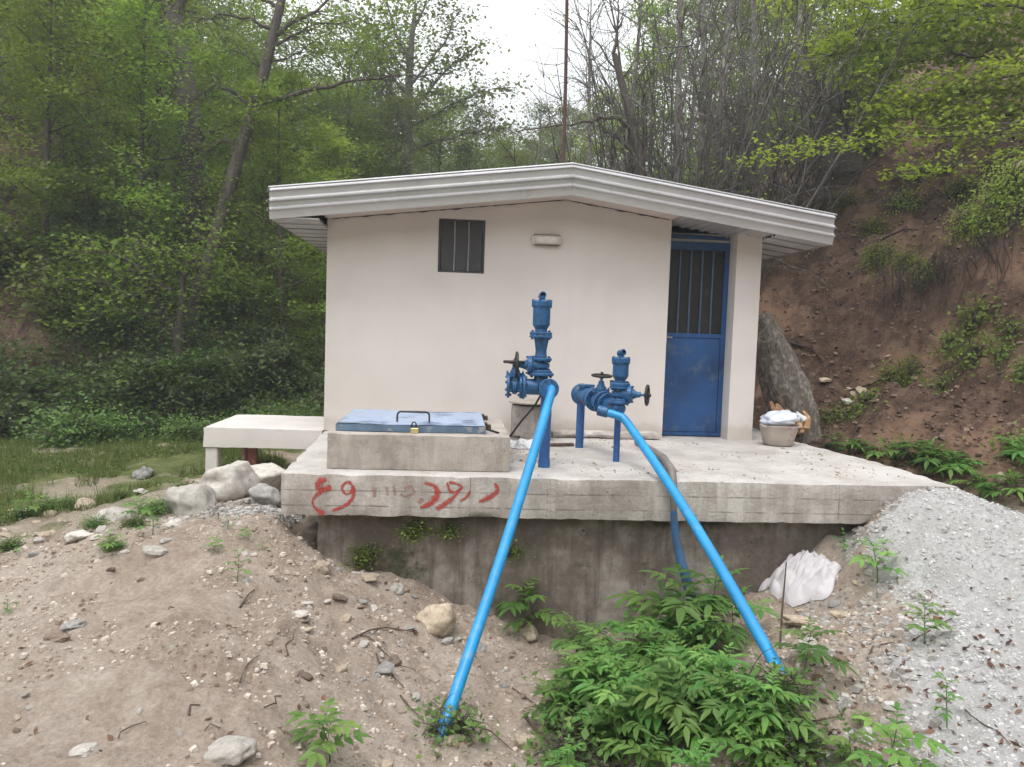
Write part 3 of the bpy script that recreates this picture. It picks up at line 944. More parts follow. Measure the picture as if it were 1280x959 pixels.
for xa, xb in ((XL-.003, RX), (RX, XM)):
    vs = [(xa, YF+.008, top_z(xa)-.002), (xb, YF+.008, top_z(xb)-.002), (xb, -.004, top_z(xb)-.002), (xa, -.004, top_z(xa)-.002)]
    s.add(vs+[(v[0], v[1], v[2]+.012) for v in vs], [(0, 3, 2, 1), (4, 5, 6, 7), (0, 1, 5, 4), (2, 3, 7, 6)])
s.build('eave_board', M['eave_board'], roof)
# ragged dark gap line where the board meets the wall
s = MB(); gx = np.linspace(XL+.04, XM-.03, 150); vs = []; fs = []
for i, x in enumerate(gx):
    q = mnoise.noise(Vector((x*9, 0, 2))); h = .003+.016*max(0, q+.12)+.010*max(0, mnoise.noise(Vector((x*31, 4, 0))))
    for y in (-.014, -.004):
        for z in (top_z(x)-.004, top_z(x)-.004-h): vs.append((x, y, z))
for i in range(149):
    a = 4*i; fs += [(a, a+1, a+5, a+4), (a+1, a+3, a+7, a+5), (a+2, a+6, a+7, a+3), (a, a+4, a+6, a+2)]
s.add(vs, fs); s.build('joint_gap', M['rust'], roof)

# rusty mast rising behind the ridge
mast = thing('metal_mast', 'thin rusty metal mast standing on the roof behind the ridge', 'mast', (2.5, 1.25, RZ-.01))
b = MB(); b.tube([(2.5, 1.25, RZ-.01), (2.49, 1.26, 4.0), (2.46, 1.3, 5.6), (2.44, 1.32, 7.0)], [.022, .021, .019, .017], 10); b.build('pole', M['rust'], mast)
b = MB(); b.lathe((2.5, 1.25, RZ-.0), (0, 0, 1), [(0, 0), (0, .085), (.06, .07), (.16, .03), (.16, 0)], 16); b.build('foot_plate', M['iron'], mast)

# ------------------------------------------------------------------ hatch on the platform
hatch = thing('hatch_box', 'low concrete hatch box with blue-grey metal lid on the platform edge', 'hatch', (1.06, -1.5, 0))
def curb_fn(p): return (p.x+.0*(p.y), p.y+0.03*(p.x-1), p.z)
grid_box(.385, 1.735, -2.165, -.92, .001, .264, .045, .004, 'curb', M['slab_light'], hatch, None, .007)
ld = MB()
lx0, lx1, ly0, ly1, lz = .43, 1.545, -2.02, -.99, .272
nn = 16; vs = []
for j in range(nn+1):
    for i in range(nn+1):
        x = lx0+(lx1-lx0)*i/nn; y = ly0+(ly1-ly0)*j/nn
        vs.append((x, y, lz+.052+.008*mnoise.noise(Vector((x*3, y*3, 1)))))
fs = [(j*(nn+1)+i, j*(nn+1)+i+1, (j+1)*(nn+1)+i+1, (j+1)*(nn+1)+i) for j in range(nn) for i in range(nn)]
ld.add(vs, fs, True)
lid = ld.build('lid', M['lid'], hatch)
le = MB()
le.box(lx0-.004, lx1+.004, ly0-.006, ly0+.004, lz-.004, lz+.047); le.box(lx0-.004, lx1+.004, ly1-.004, ly1+.006, lz-.004, lz+.047)
le.box(lx0-.006, lx0+.004, ly0+.004, ly1-.004, lz-.004, lz+.047); le.box(lx1-.004, lx1+.006, ly0+.004, ly1-.004, lz-.004, lz+.047)
le.build('lid_rim', M['lid_edge'], lid)
lh = MB()
hy = -1.84; hx0, hx1 = .868, 1.116
arc = [(hx0, hy, lz+.05), (hx0, hy+.01, lz+.10)]
for k in range(1, 6): arc.append((hx0+.03*(1-math.cos(k*PI/12)) , hy+.012, lz+.10+.03*math.sin(k*PI/12)))
arc += [(hx1-.03, hy+.012, lz+.13)]
for k in range(1, 6): arc.append((hx1-.03+.03*math.sin(k*PI/12), hy+.012, lz+.10+.03*math.cos(k*PI/12)))
arc += [(hx1, hy+.01, lz+.10), (hx1, hy, lz+.05)]
lh.tube(arc, .0075, 8); lh.build('lid_handle', M['iron'], lid)
for yy in (-1.05, -1.7):
    hs_ = MB(); hs_.lathe((lx1+.02, yy-.05, lz+.03), (0, 1, 0), [(0, 0), (0, .014), (.10, .014), (.10, 0)], 10); hs_.box(lx1+.008, lx1+.06, yy-.04, yy+.04, lz-.004, lz+.028)
    hs_.build('hinge', M['rust'], lid)
pl = thing('padlock', 'small brass padlock hanging on the front of the hatch lid', 'padlock', (1.0, -2.05, .27))
b = MB(); b.bevbox(.985, 1.045, -2.062, -2.036, .262, .303, .005); b.build('lock_body', M['brass'], pl)
b = MB(); b.tube([(.994, -2.049, .30), (.992, -2.049, .325), (.998, -2.046, .342), (1.012, -2.046, .348), (1.024, -2.046, .338), (1.027, -2.049, .322), (1.027, -2.049, .30)], .0055, 8); b.build('shackle', M['iron'], pl)

# ------------------------------------------------------------------ side landing left of the house
tb = thing('side_landing', 'whitewashed concrete landing on short posts left of the hut', 'landing', (-.6, .6, -.55))
grid_box(-1.19, -.012, 0.0, 1.25, -.20, 0.0, .06, .004, 'landing_slab', M['whitewash'], tb, None, .006)
b = MB(); b.bevbox(-1.17, -1.05, .02, .14, gz(-1.1, .08)-.15, -.203, .01); b.build('post', M['whitewash'], tb, 'square white post')
b = MB(); b.tube([(-.755, .22, gz(-.75, .22)-.15), (-.755, .22, -.198)], .052, 12); b.build('post', M['redpost'], tb, 'round red oxide post')
b = MB(); b.tube([(-.25, .9, gz(-.25, .9)-.15), (-.25, .9, -.198)], .05, 12); b.build('post', M['redpost'], tb)
b = MB(); b.tube([(-1.05, 1.1, gz(-1.05, 1.1)-.15), (-1.05, 1.1, -.198)], .05, 12); b.build('post', M['redpost'], tb)

# ------------------------------------------------------------------ valves and pipes
def handwheel(center, axis, r, mat, parent, spokes=4, name='handwheel'):
    mb = MB(); c = Vector([float(q) for q in center]); ax = Vector(axis).normalized()
    a = Vector((0, 0, 1)) if abs(ax.z) < .9 else Vector((1, 0, 0))
    u = (a-ax*a.dot(ax)).normalized(); v = ax.cross(u)
    pts = [c+(u*math.cos(2*PI*k/28)+v*math.sin(2*PI*k/28))*r for k in range(29)]
    mb.tube(pts, .0115, 8, caps=False)
    for k in range(spokes):
        an = 2*PI*k/spokes+.4
        mb.tube([c-ax*.012, c+(u*math.cos(an)+v*math.sin(an))*r*.5-ax*.008, c+(u*math.cos(an)+v*math.sin(an))*r], .008, 6)
    mb.lathe(c, ax, [(-.024, 0), (-.024, .022), (.018, .022), (.018, .012), (.032, .012), (.032, 0)], 12)
    return mb.build(name, mat, parent)


def gate_valve(o, axis, up, length, fr, parent, name='gate_valve', wheel_r=.085, stem=.16, body_r=None, label=None):
    """flanged gate valve: two flanges, wedge body, bonnet flange, yoke, stem and hand wheel"""
    o = Vector([float(c) for c in o]); ax = Vector(axis).normalized(); up = Vector(up); up = (up-ax*up.dot(ax)).normalized()
    br = body_r or fr*.62
    mb = MB()
    mb.flange(o-ax*(length/2-.011), ax, fr, .022); mb.flange(o+ax*(length/2-.011), ax, fr, .022)
    L = length/2-.022
    mb.lathe(o, ax, [(-L, br*.86), (-L*.55, br*.86), (-L*.4, br*1.12), (L*.4, br*1.12), (L*.55, br*.86), (L, br*.86)], 20)
    h = br*1.0
    mb.lathe(o, up, [(h*.3, br*1.0), (h*1.25, br*.9), (h*1.25, br*1.2), (h*1.25+.03, br*1.2), (h*1.25+.03, br*.72), (h*1.25+.075, br*.42), (h*1.25+.10, br*.36), (h*1.25+.10, 0)], 18)
    for k in range(6):
        an = 2*PI*k/6
        v = ax.cross(up)
        p = o+(ax*math.cos(an)+v*math.sin(an))*br*1.05
        mb.lathe(p, up, [(h*1.25-.012, 0), (h*1.25-.012, .007), (h*1.25+.044, .007), (h*1.25+.044, 0)], 6, False)
    wc = o+up*(h*1.25+stem)
    mb.tube([o+up*(h*1.25+.09), wc], .0105, 8)
    g = mb.build(name, M['valve'], parent, label)
    handwheel(wc, up, wheel_r, M['iron'], g)
    return g


def air_valve(o, parent, sc=1.0, body_h=.14, body_r=.066, outlet=(0, -1, 0)):
    """bell shaped air release valve standing on its own flange"""
    o = Vector([float(c) for c in o]); mb = MB(); up = (0, 0, 1)
    mb.flange(o+Vector((0, 0, .013)), up, .088*sc, .026)
    z = .026
    mb.lathe(o, up, [(z, .05*sc), (z+.02, .046*sc), (z+.055, body_r), (z+.06, body_r), (z+.05+body_h, body_r), (z+.05+body_h, body_r*1.15), (z+.05+body_h+.035, body_r*1.17),
                     (z+.05+body_h+.042, body_r*1.05), (z+.05+body_h+.05, body_r*.5), (z+.05+body_h+.06, 0)], 26)
    for k in range(6):
        an = 2*PI*k/6+.2
        mb.lathe(o+Vector((math.cos(an)*body_r*1.08, math.sin(an)*body_r*1.08, 0)), up, [(z+.04+body_h, 0), (z+.04+body_h, .009), (z+.05+body_h+.05, .009), (z+.05+body_h+.05, 0)], 6, False)
    a = mb.build('air_valve', M['valve'], parent)
    e = MB(); zt = z+.05+body_h+.05
    od = Vector(outlet).normalized()
    c = o+Vector((0, 0, zt))
    e.lathe(c, up, [(0, .024*sc), (.03, .024*sc)], 14)
    cc = c+Vector((0, 0, .032))
    e.lathe(cc-od*.028, od, [(0, 0), (0, .028*sc), (.06, .028*sc), (.062, .020*sc), (.03, .020*sc), (.03, 0)], 16)
    e.build('outlet', M['valve'], a)
    d = MB(); d.lathe(cc+od*.003, od, [(.0, 0), (.001, .0195*sc)], 14); d.build('outlet_hole', M['cable'], a)
    return a


# left assembly
LA = thing('valve_assembly', 'tall blue valve stack on a single thick post beside the hatch', 'valve', (2.02, -1.89, 0))
b = MB(); b.tube([(2.022, -1.893, 0), (2.02, -1.893, .60)], .042, 18); b.lathe((2.022, -1.893, 0), (0, 0, 1), [(.001, .042), (.001, .047), (.07, .045), (.07, .042)], 18)
b.build('support_post', M['post_blue'], LA)
tz = .628; tx, ty = 2.0, -1.88
b = MB()
b.lathe((tx, ty, tz), (1, 0, 0), [(-.15, .062), (.05, .064), (.072, .045), (.076, 0)], 22)
b.lathe((tx, ty, tz), (0, -1, 0), [(0, .055), (.09, .055)], 20)
b.flange((tx+.028, ty-.10, tz-.005), (0.12, -1, .12), .079, .024, 8)
b.lathe((tx-.025, ty, tz), (0, 0, 1), [(0, .06), (.085, .055)], 20)
b.flange((tx-.16, ty+.004, tz), (1, 0, 0), .098, .022)
b.build('tee_fitting', M['valve'], LA)
gv = gate_valve((tx-.225-.0, ty+.035, tz), (1, -.10, 0), (0, .05, 1), .12, .095, LA, wheel_r=.088, stem=.115, body_r=.058)
ex = MB(); ex.lathe((tx-.29, ty+.04, tz), (-1, .1, 0), [(0, .062), (.0, .06)], 18)
b = MB(); b.flange((1.975, -1.88, .728), (0, 0, 1), .100, .024); b.build('flange', M['valve'], LA)
gv2 = gate_valve((1.972, -1.88, .797), (0, 0, 1), (-1, .03, 0.02), .118, .083, LA, name='isolating_valve', wheel_r=.092, stem=.115, body_r=.06)
b = MB(); b.lathe((1.968, -1.88, .858), (0, 0, 1), [(0, .05), (.03, .044), (.06, .044), (.155, .060), (.165, .062)], 22); b.build('taper_pipe', M['valve'], LA)
b = MB(); b.flange((1.963, -1.88, 1.020), (0, 0, 1), .090, .018); b.build('flange', M['valve'], LA)
air_valve((1.962, -1.88, 1.030), LA, 1.0, .150, .068, (0.05, -1, .15))
# blue plastic pipe running down to the pit
pb = on_y(548, 928, -3.93)
pz0 = Vector((2.05, -2.0, .60))
b = MB(); e0 = Vector((2.045, -1.985, .622))
p_end = Vector([float(c) for c in pb]); p_end2 = p_end+(p_end-pz0)*.06
pts = [Vector((2.045, -1.965, .628)), Vector((2.046, -1.990, .618)), Vector((2.042, -2.012, .590))]
for k in range(1, 9):
    t = k/8; q = pz0.lerp(p_end2, t); q = q+Vector((0.012*math.sin(PI*t), 0, -.02*math.sin(PI*t))); pts.append(q)
b.tube(pts, .0345, 18); b.build('delivery_pipe', M['pipe'], LA, 'bright blue plastic pipe slanting down left into the soil')
b = MB(); b.lathe((2.046, -1.955, .628), (0, -1, -.15), [(0, .045), (.02, .045), (.025, .036)], 18); b.build('pipe_collar', M['valve'], LA)

# pedestal behind it
pd = thing('concrete_pedestal', 'stubby round concrete pedestal against the wall behind the tall valve', 'pedestal', (2.07, -.3, 0))
b = MB()
prof = [(0, .205), (.05, .202), (.15, .197), (.25, .2), (.34, .198), (.36, .0)]
b.lathe((2.07, -.3, 0), (0, 0, 1), prof, 30); b.build('drum', M['pedestal'], pd)
b = MB(); b.lathe((2.06, -.31, .362), (0, 0, 1), [(0, 0), (0, .215), (.012, .218), (.022, .19), (.034, .12), (.045, .07), (.05, 0)], 26); b.build('mortar_cap', M['slab_light'], pd)

# right assembly
RA = thing('valve_assembly', 'low blue valve train on two thin posts near the door', 'valve', (2.67, -1.55, 0))
b = MB(); b.tube([(2.668, -1.546, 0), (2.668, -1.546, .40)], .028, 14); b.build('support_post', M['post_blue'], RA)
bx, by = 2.478, -.80
b = MB(); b.tube([(bx, by, 0.0), (bx, by, .44)], .038, 14); b.build('support_post', M['post_blue'], RA)
A0 = Vector((2.655, -1.56, .452)); A1 = Vector((bx, by, .50)); AX = (A0-A1).normalized()
b = MB(); b.lathe(A1, AX, [(-.05, 0), (-.05, .075), (-.03, .092), (.02, .092), (.04, .072), (.16, .07), (.17, .085), (.25, .085), (.26, .07), (.33, .07)], 24)
b.flange(A1+AX*.32, AX, .10, .024); b.flange(A1+AX*.0, AX, .10, .022)
b.lathe(A1+AX*.11, (0, 0, 1), [(.05, .05), (.085, .05), (.085, .078), (.105, .078), (.105, 0)], 18)
b.build('check_valve', M['valve'], RA)
gate_valve(A1+AX*.43, AX, (0, 0, 1), .20, .105, RA, wheel_r=.082, stem=.145, body_r=.064)
b = MB(); b.lathe(A1+AX*.53, AX, [(0, .058), (.17, .058)], 20); b.flange(A1+AX*.60, AX, .098, .02)
b.lathe(A0+AX*.0, AX, [(-.1, .055), (.05, .055), (.065, .035), (.068, 0)], 20)
b.lathe(A0, (0, 0, 1), [(0, .05), (.04, .05)], 18)
b.build('tee_fitting', M['valve'], RA)
b = MB(); b.flange(A0+Vector((.012, 0, .048)), (0, 0, 1), .092, .024); b.build('flange', M['valve'], RA)
gate_valve(A0+Vector((.014, 0, .118)), (0, 0, 1), (1, -.42, 0), .126, .084, RA, name='isolating_valve', wheel_r=.078, stem=.155, body_r=.060)
air_valve(A0+Vector((.016, 0, .183)), RA, .95, .115, .066, (.5, -1, .3))
# second hand wheel seen behind the stack
sv = MB(); sv.tube([A1+AX*.58+Vector((.06, 0, .05)), A1+AX*.58+Vector((.10, .02, .17))], .011, 8); sg = sv.build('valve_stem', M['valve'], RA)
handwheel(A1+AX*.58+Vector((.10, .02, .18)), (.2, .1, 1), .07, M['iron'], sg)
# light blue pipe
b = MB()
q1 = Vector((2.52, -1.60, .425)); q2 = Vector((2.66, -1.665, .395))
pe = Vector([float(c) for c in on_z(966, 827, -.72)])
pts = [q1, q1.lerp(q2, .6), q2+Vector((.015, -.012, -.008)), q2+Vector((.045, -.04, -.04))]
st = pts[-1]
for k in range(1, 9): pts.append(st.lerp(pe+(pe-st)*.07, k/8)+Vector((0.0, 0, .055*math.sin(PI*k/8))))
b.tube(pts, .0345, 18); b.build('delivery_pipe', M['pipe'], RA, 'bright blue plastic pipe slanting down right into the plants')
b = MB(); b.lathe(q1, q2-q1, [(-.03, .045), (.05, .045), (.055, .036)], 18); b.build('pipe_collar', M['valve'], RA)

# grey hose drooping over the slab edge
hz_ = thing('drain_hose', 'grey and blue hose drooping over the platform edge behind the right pipe', 'hose', (3.0, -1.6, 0))
b = MB(); b.tube([on_z(796, 552, .03), on_z(815, 563, .03), on_z(830, 573, .04), on_y(840, 588, -2.33), on_y(842, 612, -2.405), on_y(842, 640, -2.41)], [.028, .03, .03, .03, .028, .026], 12); b.build('hose_upper', M['hose'], hz_)
b = MB(); b.tube([on_y(842, 638, -2.41), on_y(844, 668, -2.42), on_y(852, 705, -2.46), on_y(864, 745, -2.55), on_y(868, 775, -2.6)], [.026, .028, .036, .038, .036], 12); b.build('hose_lower', M['hoseblue'], hz_)
# black cable from hatch to valve
cb = tag((lambda m: (m.tube([on_z(606, 536, .30), on_z(622, 541, .27), on_z(640, 546, .12), on_z(655, 549, .02), on_z(650, 546, .03), on_y(638, 545, -1.7), on_y(652, 526, -1.72), on_y(668, 508, -1.8), on_y(676, 494, -1.88)], .008, 6), m.build('cable', M['cable']))[1])(MB()),
         'thin black cable running from the hatch lid up to the tall valve', 'cable')
# crumpled plastic sheet by the pedestal, strip of board
def crumple(name, mat, pts2, z, h, label, cat, seed, n=26):
    r = random.Random(seed)
    xs_ = [p[0] for p in pts2]; ys_ = [p[1] for p in pts2]
    cx, cy = sum(xs_)/len(xs_), sum(ys_)/len(ys_)
    V = []; Fc = []
    for i in range(n):
        for j in range(n):
            u, v = i/(n-1), j/(n-1)
            a = Vector(pts2[0]).lerp(Vector(pts2[1]), u); b_ = Vector(pts2[3]).lerp(Vector(pts2[2]), u); p = a.lerp(b_, v)
            e = min(u, 1-u, v, 1-v)
            zz = z+.006+h*min(1, e*5)*(0.35+abs(mnoise.noise(Vector((p.x*9, p.y*9, seed))))*1.6)
            V.append((p.x+.03*mnoise.noise(Vector((p.x*8, p.y*8, seed+3))), p.y+.03*mnoise.noise(Vector((p.x*8, p.y*8, seed+9))), zz))
    for i in range(n-1):
        for j in range(n-1): Fc.append((i*n+j, (i+1)*n+j, (i+1)*n+j+1, i*n+j+1))
    m = MB(); m.add(V, Fc, True)
    return tag(m.build(name, mat), label, cat)
crumple('plastic_sheet', M['rag'], [(1.82, -.98), (2.14, -.98), (2.2, -.62), (1.84, -.6)], 0, .05, 'crumpled pale plastic sheet at the foot of the pedestal', 'plastic sheet', 4)
b = MB(); b.bevbox(0, .32, 0, .05, .005, .03, .004); o = b.build('wooden_strip', M['stick']); o.location = (2.13, -.82, 0); o.rotation_euler = (0, 0, .25)
tag(o, 'thin dark wooden strip lying on the platform behind the thick post', 'board')

# ------------------------------------------------------------------ basin and bags by the pillar, split stump
bs = thing('basin', 'dirty round basin standing on the platform beside the right pillar', 'basin', (4.60, -.25, 0))
bc = Vector((4.60, -.30, 0))
b = MB(); 
def soft_ring(mb, c, levels, n=28, seed=0, caps=True):
    vs = []
    for z, rx, ry, wob in levels:
        for k in range(n):
            a = 2*PI*k/n
            q = 1+wob*mnoise.noise(Vector((math.cos(a)*1.5, math.sin(a)*1.5, z*6+seed)))
            vs.append((c.x+math.cos(a)*rx*q, c.y+math.sin(a)*ry*q, c.z+z))
    L = len(levels)
    fs = [(l*n+k, l*n+(k+1) % n, (l+1)*n+(k+1) % n, (l+1)*n+k) for l in range(L-1) for k in range(n)]
    if caps: fs += [tuple(range(n-1, -1, -1)), tuple((L-1)*n+k for k in range(n))]
    mb.add(vs, fs, True)
soft_ring(b, bc, [(.003, .135, .12, .06), (.02, .15, .135, .06), (.10, .172, .155, .08), (.19, .192, .17, .08), (.205, .20, .178, .08), (.21, .196, .174, .08), (.20, .18, .16, .08), (.12, .165, .148, .08), (.10, 0.01, .01, 0)])
b.build('tub', M['basin'], bs)
hb = MB(); hb.tube([bc+Vector((-.17, -.10, .19)), bc+Vector((-.22, -.12, .20)), bc+Vector((-.21, -.06, .215)), bc+Vector((-.18, -.03, .20))], .010, 8); hb.build('tub_handle', M['basin'], bs)
def pillow(name, mat, c, dims, rot, label, cat, seed, folds=.16, n=40):
    V = []; Fc = []
    m = n//2
    for j in range(m+1):
        th = PI*j/m
        for k in range(n):
            ph = 2*PI*k/n
            x = math.sin(th)*math.cos(ph); y = math.sin(th)*math.sin(ph); z = math.cos(th)
            sx = math.copysign(abs(x)**.75, x); sy = math.copysign(abs(y)**.75, y)
            p = Vector((sx, sy, z*(1-.35*max(abs(x), abs(y))**3)))
            f = 1+folds*(mnoise.noise(p*2.3+Vector((seed, 0, 0)))+.9*abs(mnoise.noise(p*4.7+Vector((0, seed, 0))))+.4*mnoise.noise(p*11))
            p = Vector((p.x*dims[0]*f, p.y*dims[1]*f, p.z*dims[2]*f))
            V.append(p)
    R = Matrix.Rotation(rot[2], 3, 'Z') @ Matrix.Rotation(rot[1], 3, 'Y') @ Matrix.Rotation(rot[0], 3, 'X')
    V = [R @ p for p in V]
    zmin = min(p.z for p in V)
    V = [Vector((p.x, p.y, max(p.z, zmin*.72))) for p in V]
    for j in range(m):
        for k in range(n): Fc.append((j*n+k, (j+1)*n+k, (j+1)*n+(k+1) % n, j*n+(k+1) % n))
    mb = MB(); mb.add([p+Vector(c) for p in V], Fc, True)
    return mb
pg = thing('plastic_bag', 'pale blue-white plastic bag lying on top of the basin', 'bag', bc+Vector((0, 0, .2)))
pillow('b', None, (4.60, -.31, .265), (.175, .13, .078), (0, -.14, .05), '', '', 3, .22).build('bag_body', M['bagblue'], pg)
kn = MB(); kn.tube([(4.76, -.33, .30), (4.80, -.34, .30), (4.83, -.34, .275)], [.055, .03, .045], 10, jit=.25, rng=rnd); kn.build('bag_knot', M['rag'], pg)
# leaning broken trunk behind the pillar
tr = thing('broken_tree', 'thick pale broken trunk leaning against the bank behind the right pillar', 'tree trunk', (5.35, 1.15, -.2))
b = MB()
tp0 = np.array([(5.50, 1.05, -.12), (5.42, 1.08, .12), (5.28, 1.12, .45), (5.13, 1.18, .85), (5.03, 1.23, 1.12), (4.95, 1.28, 1.36)])
tt = np.linspace(0, 5, 31); tp = [tuple(float(np.interp(t, range(6), tp0[:, c])) for c in range(3)) for t in tt]
n = 44; vs = []
for i, (p, r) in enumerate(zip(tp, np.interp(tt, range(6), (.20, .245, .245, .22, .19, .13)))):
    for k in range(n):
        a = 2*PI*k/n
        rr = r*(1+.22*mnoise.noise(Vector((math.cos(a)*2.2, math.sin(a)*2.2, p[2]*1.1)))+.24*mnoise.noise(Vector((math.cos(a)*7, math.sin(a)*7, p[2]*3))))
        vs.append((p[0]+math.cos(a)*rr, p[1]+math.sin(a)*rr*.8, p[2]+math.cos(a)*rr*.35))
b.add(vs, [(i*n+k, i*n+(k+1) % n, (i+1)*n+(k+1) % n, (i+1)*n+k) for i in range(30) for k in range(n)]+[tuple(range(30*n, 31*n))], True)
b.build('trunk', M['barkrough'], tr)
b = MB()
for k in range(26):
    a = rnd.uniform(0, 1); c = Vector((4.98+.42*a, .72+rnd.uniform(-.03, .1), rnd.uniform(-.02, .06)))
    h = rnd.uniform(.08, .20)*(1 if a < .4 or a > .75 else .5)+.12*(a < .4)
    b.tube([c, c+Vector((rnd.uniform(-.03, .03), .03, h*.6)), c+Vector((rnd.uniform(-.05, .05), .08, h))], [.045, .04, .022], 5, smooth=False)
b.build('splintered_wood', M['woodfresh'], tr, 'fresh orange splintered wood at the broken base')

# ------------------------------------------------------------------ white sack on the gravel
sk = thing('white_sack', 'crumpled white woven sack lying on the gravel beside the foundation', 'sack', (3.85, -2.5, gz(3.85, -2.5)))
def drape(name, centre, outline, H, seed, parent):
    """cloth mound with pinched folds over the ground, outline given as ground points"""
    c = np.array(centre[:2]); ol = np.array([p[:2] for p in outline])
    ang = np.arctan2(ol[:, 1]-c[1], ol[:, 0]-c[0]); rad = np.linalg.norm(ol-c, axis=1)
    o_ = np.argsort(ang); ang, rad = ang[o_], rad[o_]
    ang = np.r_[ang[-1]-2*PI, ang, ang[0]+2*PI]; rad = np.r_[rad[-1], rad, rad[0]]
    nA, nR = 120, 40; V = []; Fc = []
    for i in range(nR+1):
        for k in range(nA):
            a = -PI+2*PI*k/nA; u = i/nR
            R0 = float(np.interp(a, ang, rad))*(1+.05*math.sin(9*a+seed))
            x, y = c[0]+math.cos(a)*R0*u, c[1]+math.sin(a)*R0*u
            q = Vector((x*5, y*5, seed)); w_ = mnoise.noise_vector(q*.6)*.8
            f1 = 1-abs(mnoise.noise(Vector((x*2.2+y*1.2+w_.x, y*11-x*6+w_.y*1.3, seed+1))))*2.2
            f2 = 1-abs(mnoise.noise(Vector((x*5+y*3+w_.y, y*26-x*15+w_.x*2, seed+7))))*2.0
            dome = max(0, 1-u**2.4)**.55
            z = .008+H*dome*(.62+.30*mnoise.noise(Vector((x*3.5, y*3.5, seed)))+.30*f1+.16*f2)
            V.append((x, y, z))
    V = np.array(V); V[:, 2] += height(V[:, 0], V[:, 1])
    for i in range(nR):
        for k in range(nA): Fc.append((i*nA+k, (i+1)*nA+k, (i+1)*nA+(k+1) % nA, i*nA+(k+1) % nA))
    mb = MB(); mb.add(V, Fc, True); return mb.build(name, M['sack'], parent)
def og(*pts): return [hit(x, y) for x, y in pts]
drape('sack_body', og((1003, 728))[0], og((958, 738), (966, 716), (990, 706), (1020, 704), (1042, 712), (1048, 724), (1035, 744), (1008, 756), (975, 756)), .13, 3, sk)
drape('sack_fold', og((968, 716))[0], og((930, 736), (940, 718), (962, 704), (990, 698), (1002, 706), (990, 722), (968, 736), (948, 742)), .10, 9, sk)
#@@PART3
# ------------------------------------------------------------------ ground lookup along a picture ray
# ------------------------------------------------------------------ stones
def stone_mesh(seed, sub=3, flat=.7, amp=.34, angular=.5):
    import bmesh
    bm = bmesh.new(); bmesh.ops.create_icosphere(bm, subdivisions=sub, radius=1)
    r = random.Random(seed)
    planes = [(Vector((r.gauss(0, 1), r.gauss(0, 1), r.gauss(0, 1))).normalized(), r.uniform(.55, .9)) for _ in range(9)]
    s = Vector((r.uniform(.8, 1.15), r.uniform(.7, 1.0), flat*r.uniform(.85, 1.1)))
    for v in bm.verts:
        p = v.co.copy()
        for n_, d in planes:
            k = p.dot(n_)
            if k > d: p = p-n_*(k-d)*(.55+.45*angular)
        p *= 1+amp*mnoise.noise(p*1.3+Vector((seed*3.1, 0, 0)))+.10*mnoise.noise(p*4+Vector((seed, 5, 0)))+.04*mnoise.noise(p*10)
        v.co = Vector((p.x*s.x, p.y*s.y, p.z*s.z))
    me = bpy.data.meshes.new('stone'); bm.to_mesh(me); bm.free()
    me.polygons.foreach_set('use_smooth', [sub > 2]*len(me.polygons))
    return me


def place_stone(name, px, py, wpx, mat, label, cat='stone', group=None, seed=1, flat=.65, sub=4, sink=.3, rot=None, aspect=1.0):
    p = hit(px, py)
    if p is None: return None
    r = wpx/2*dist(p)/FPX
    me = stone_mesh(seed, sub, flat); me.materials.append(M[mat])
    o = bpy.data.objects.new(name, me); COL.objects.link(o)
    o.scale = (r, r*aspect, r)
    o.rotation_euler = (rnd.uniform(-.15, .15), rnd.uniform(-.15, .15), rot if rot is not None else rnd.uniform(0, 6.28))
    o.location = (p[0], p[1], p[2]+r*flat*(1-2*sink)*.8)
    return tag(o, label, cat, group)


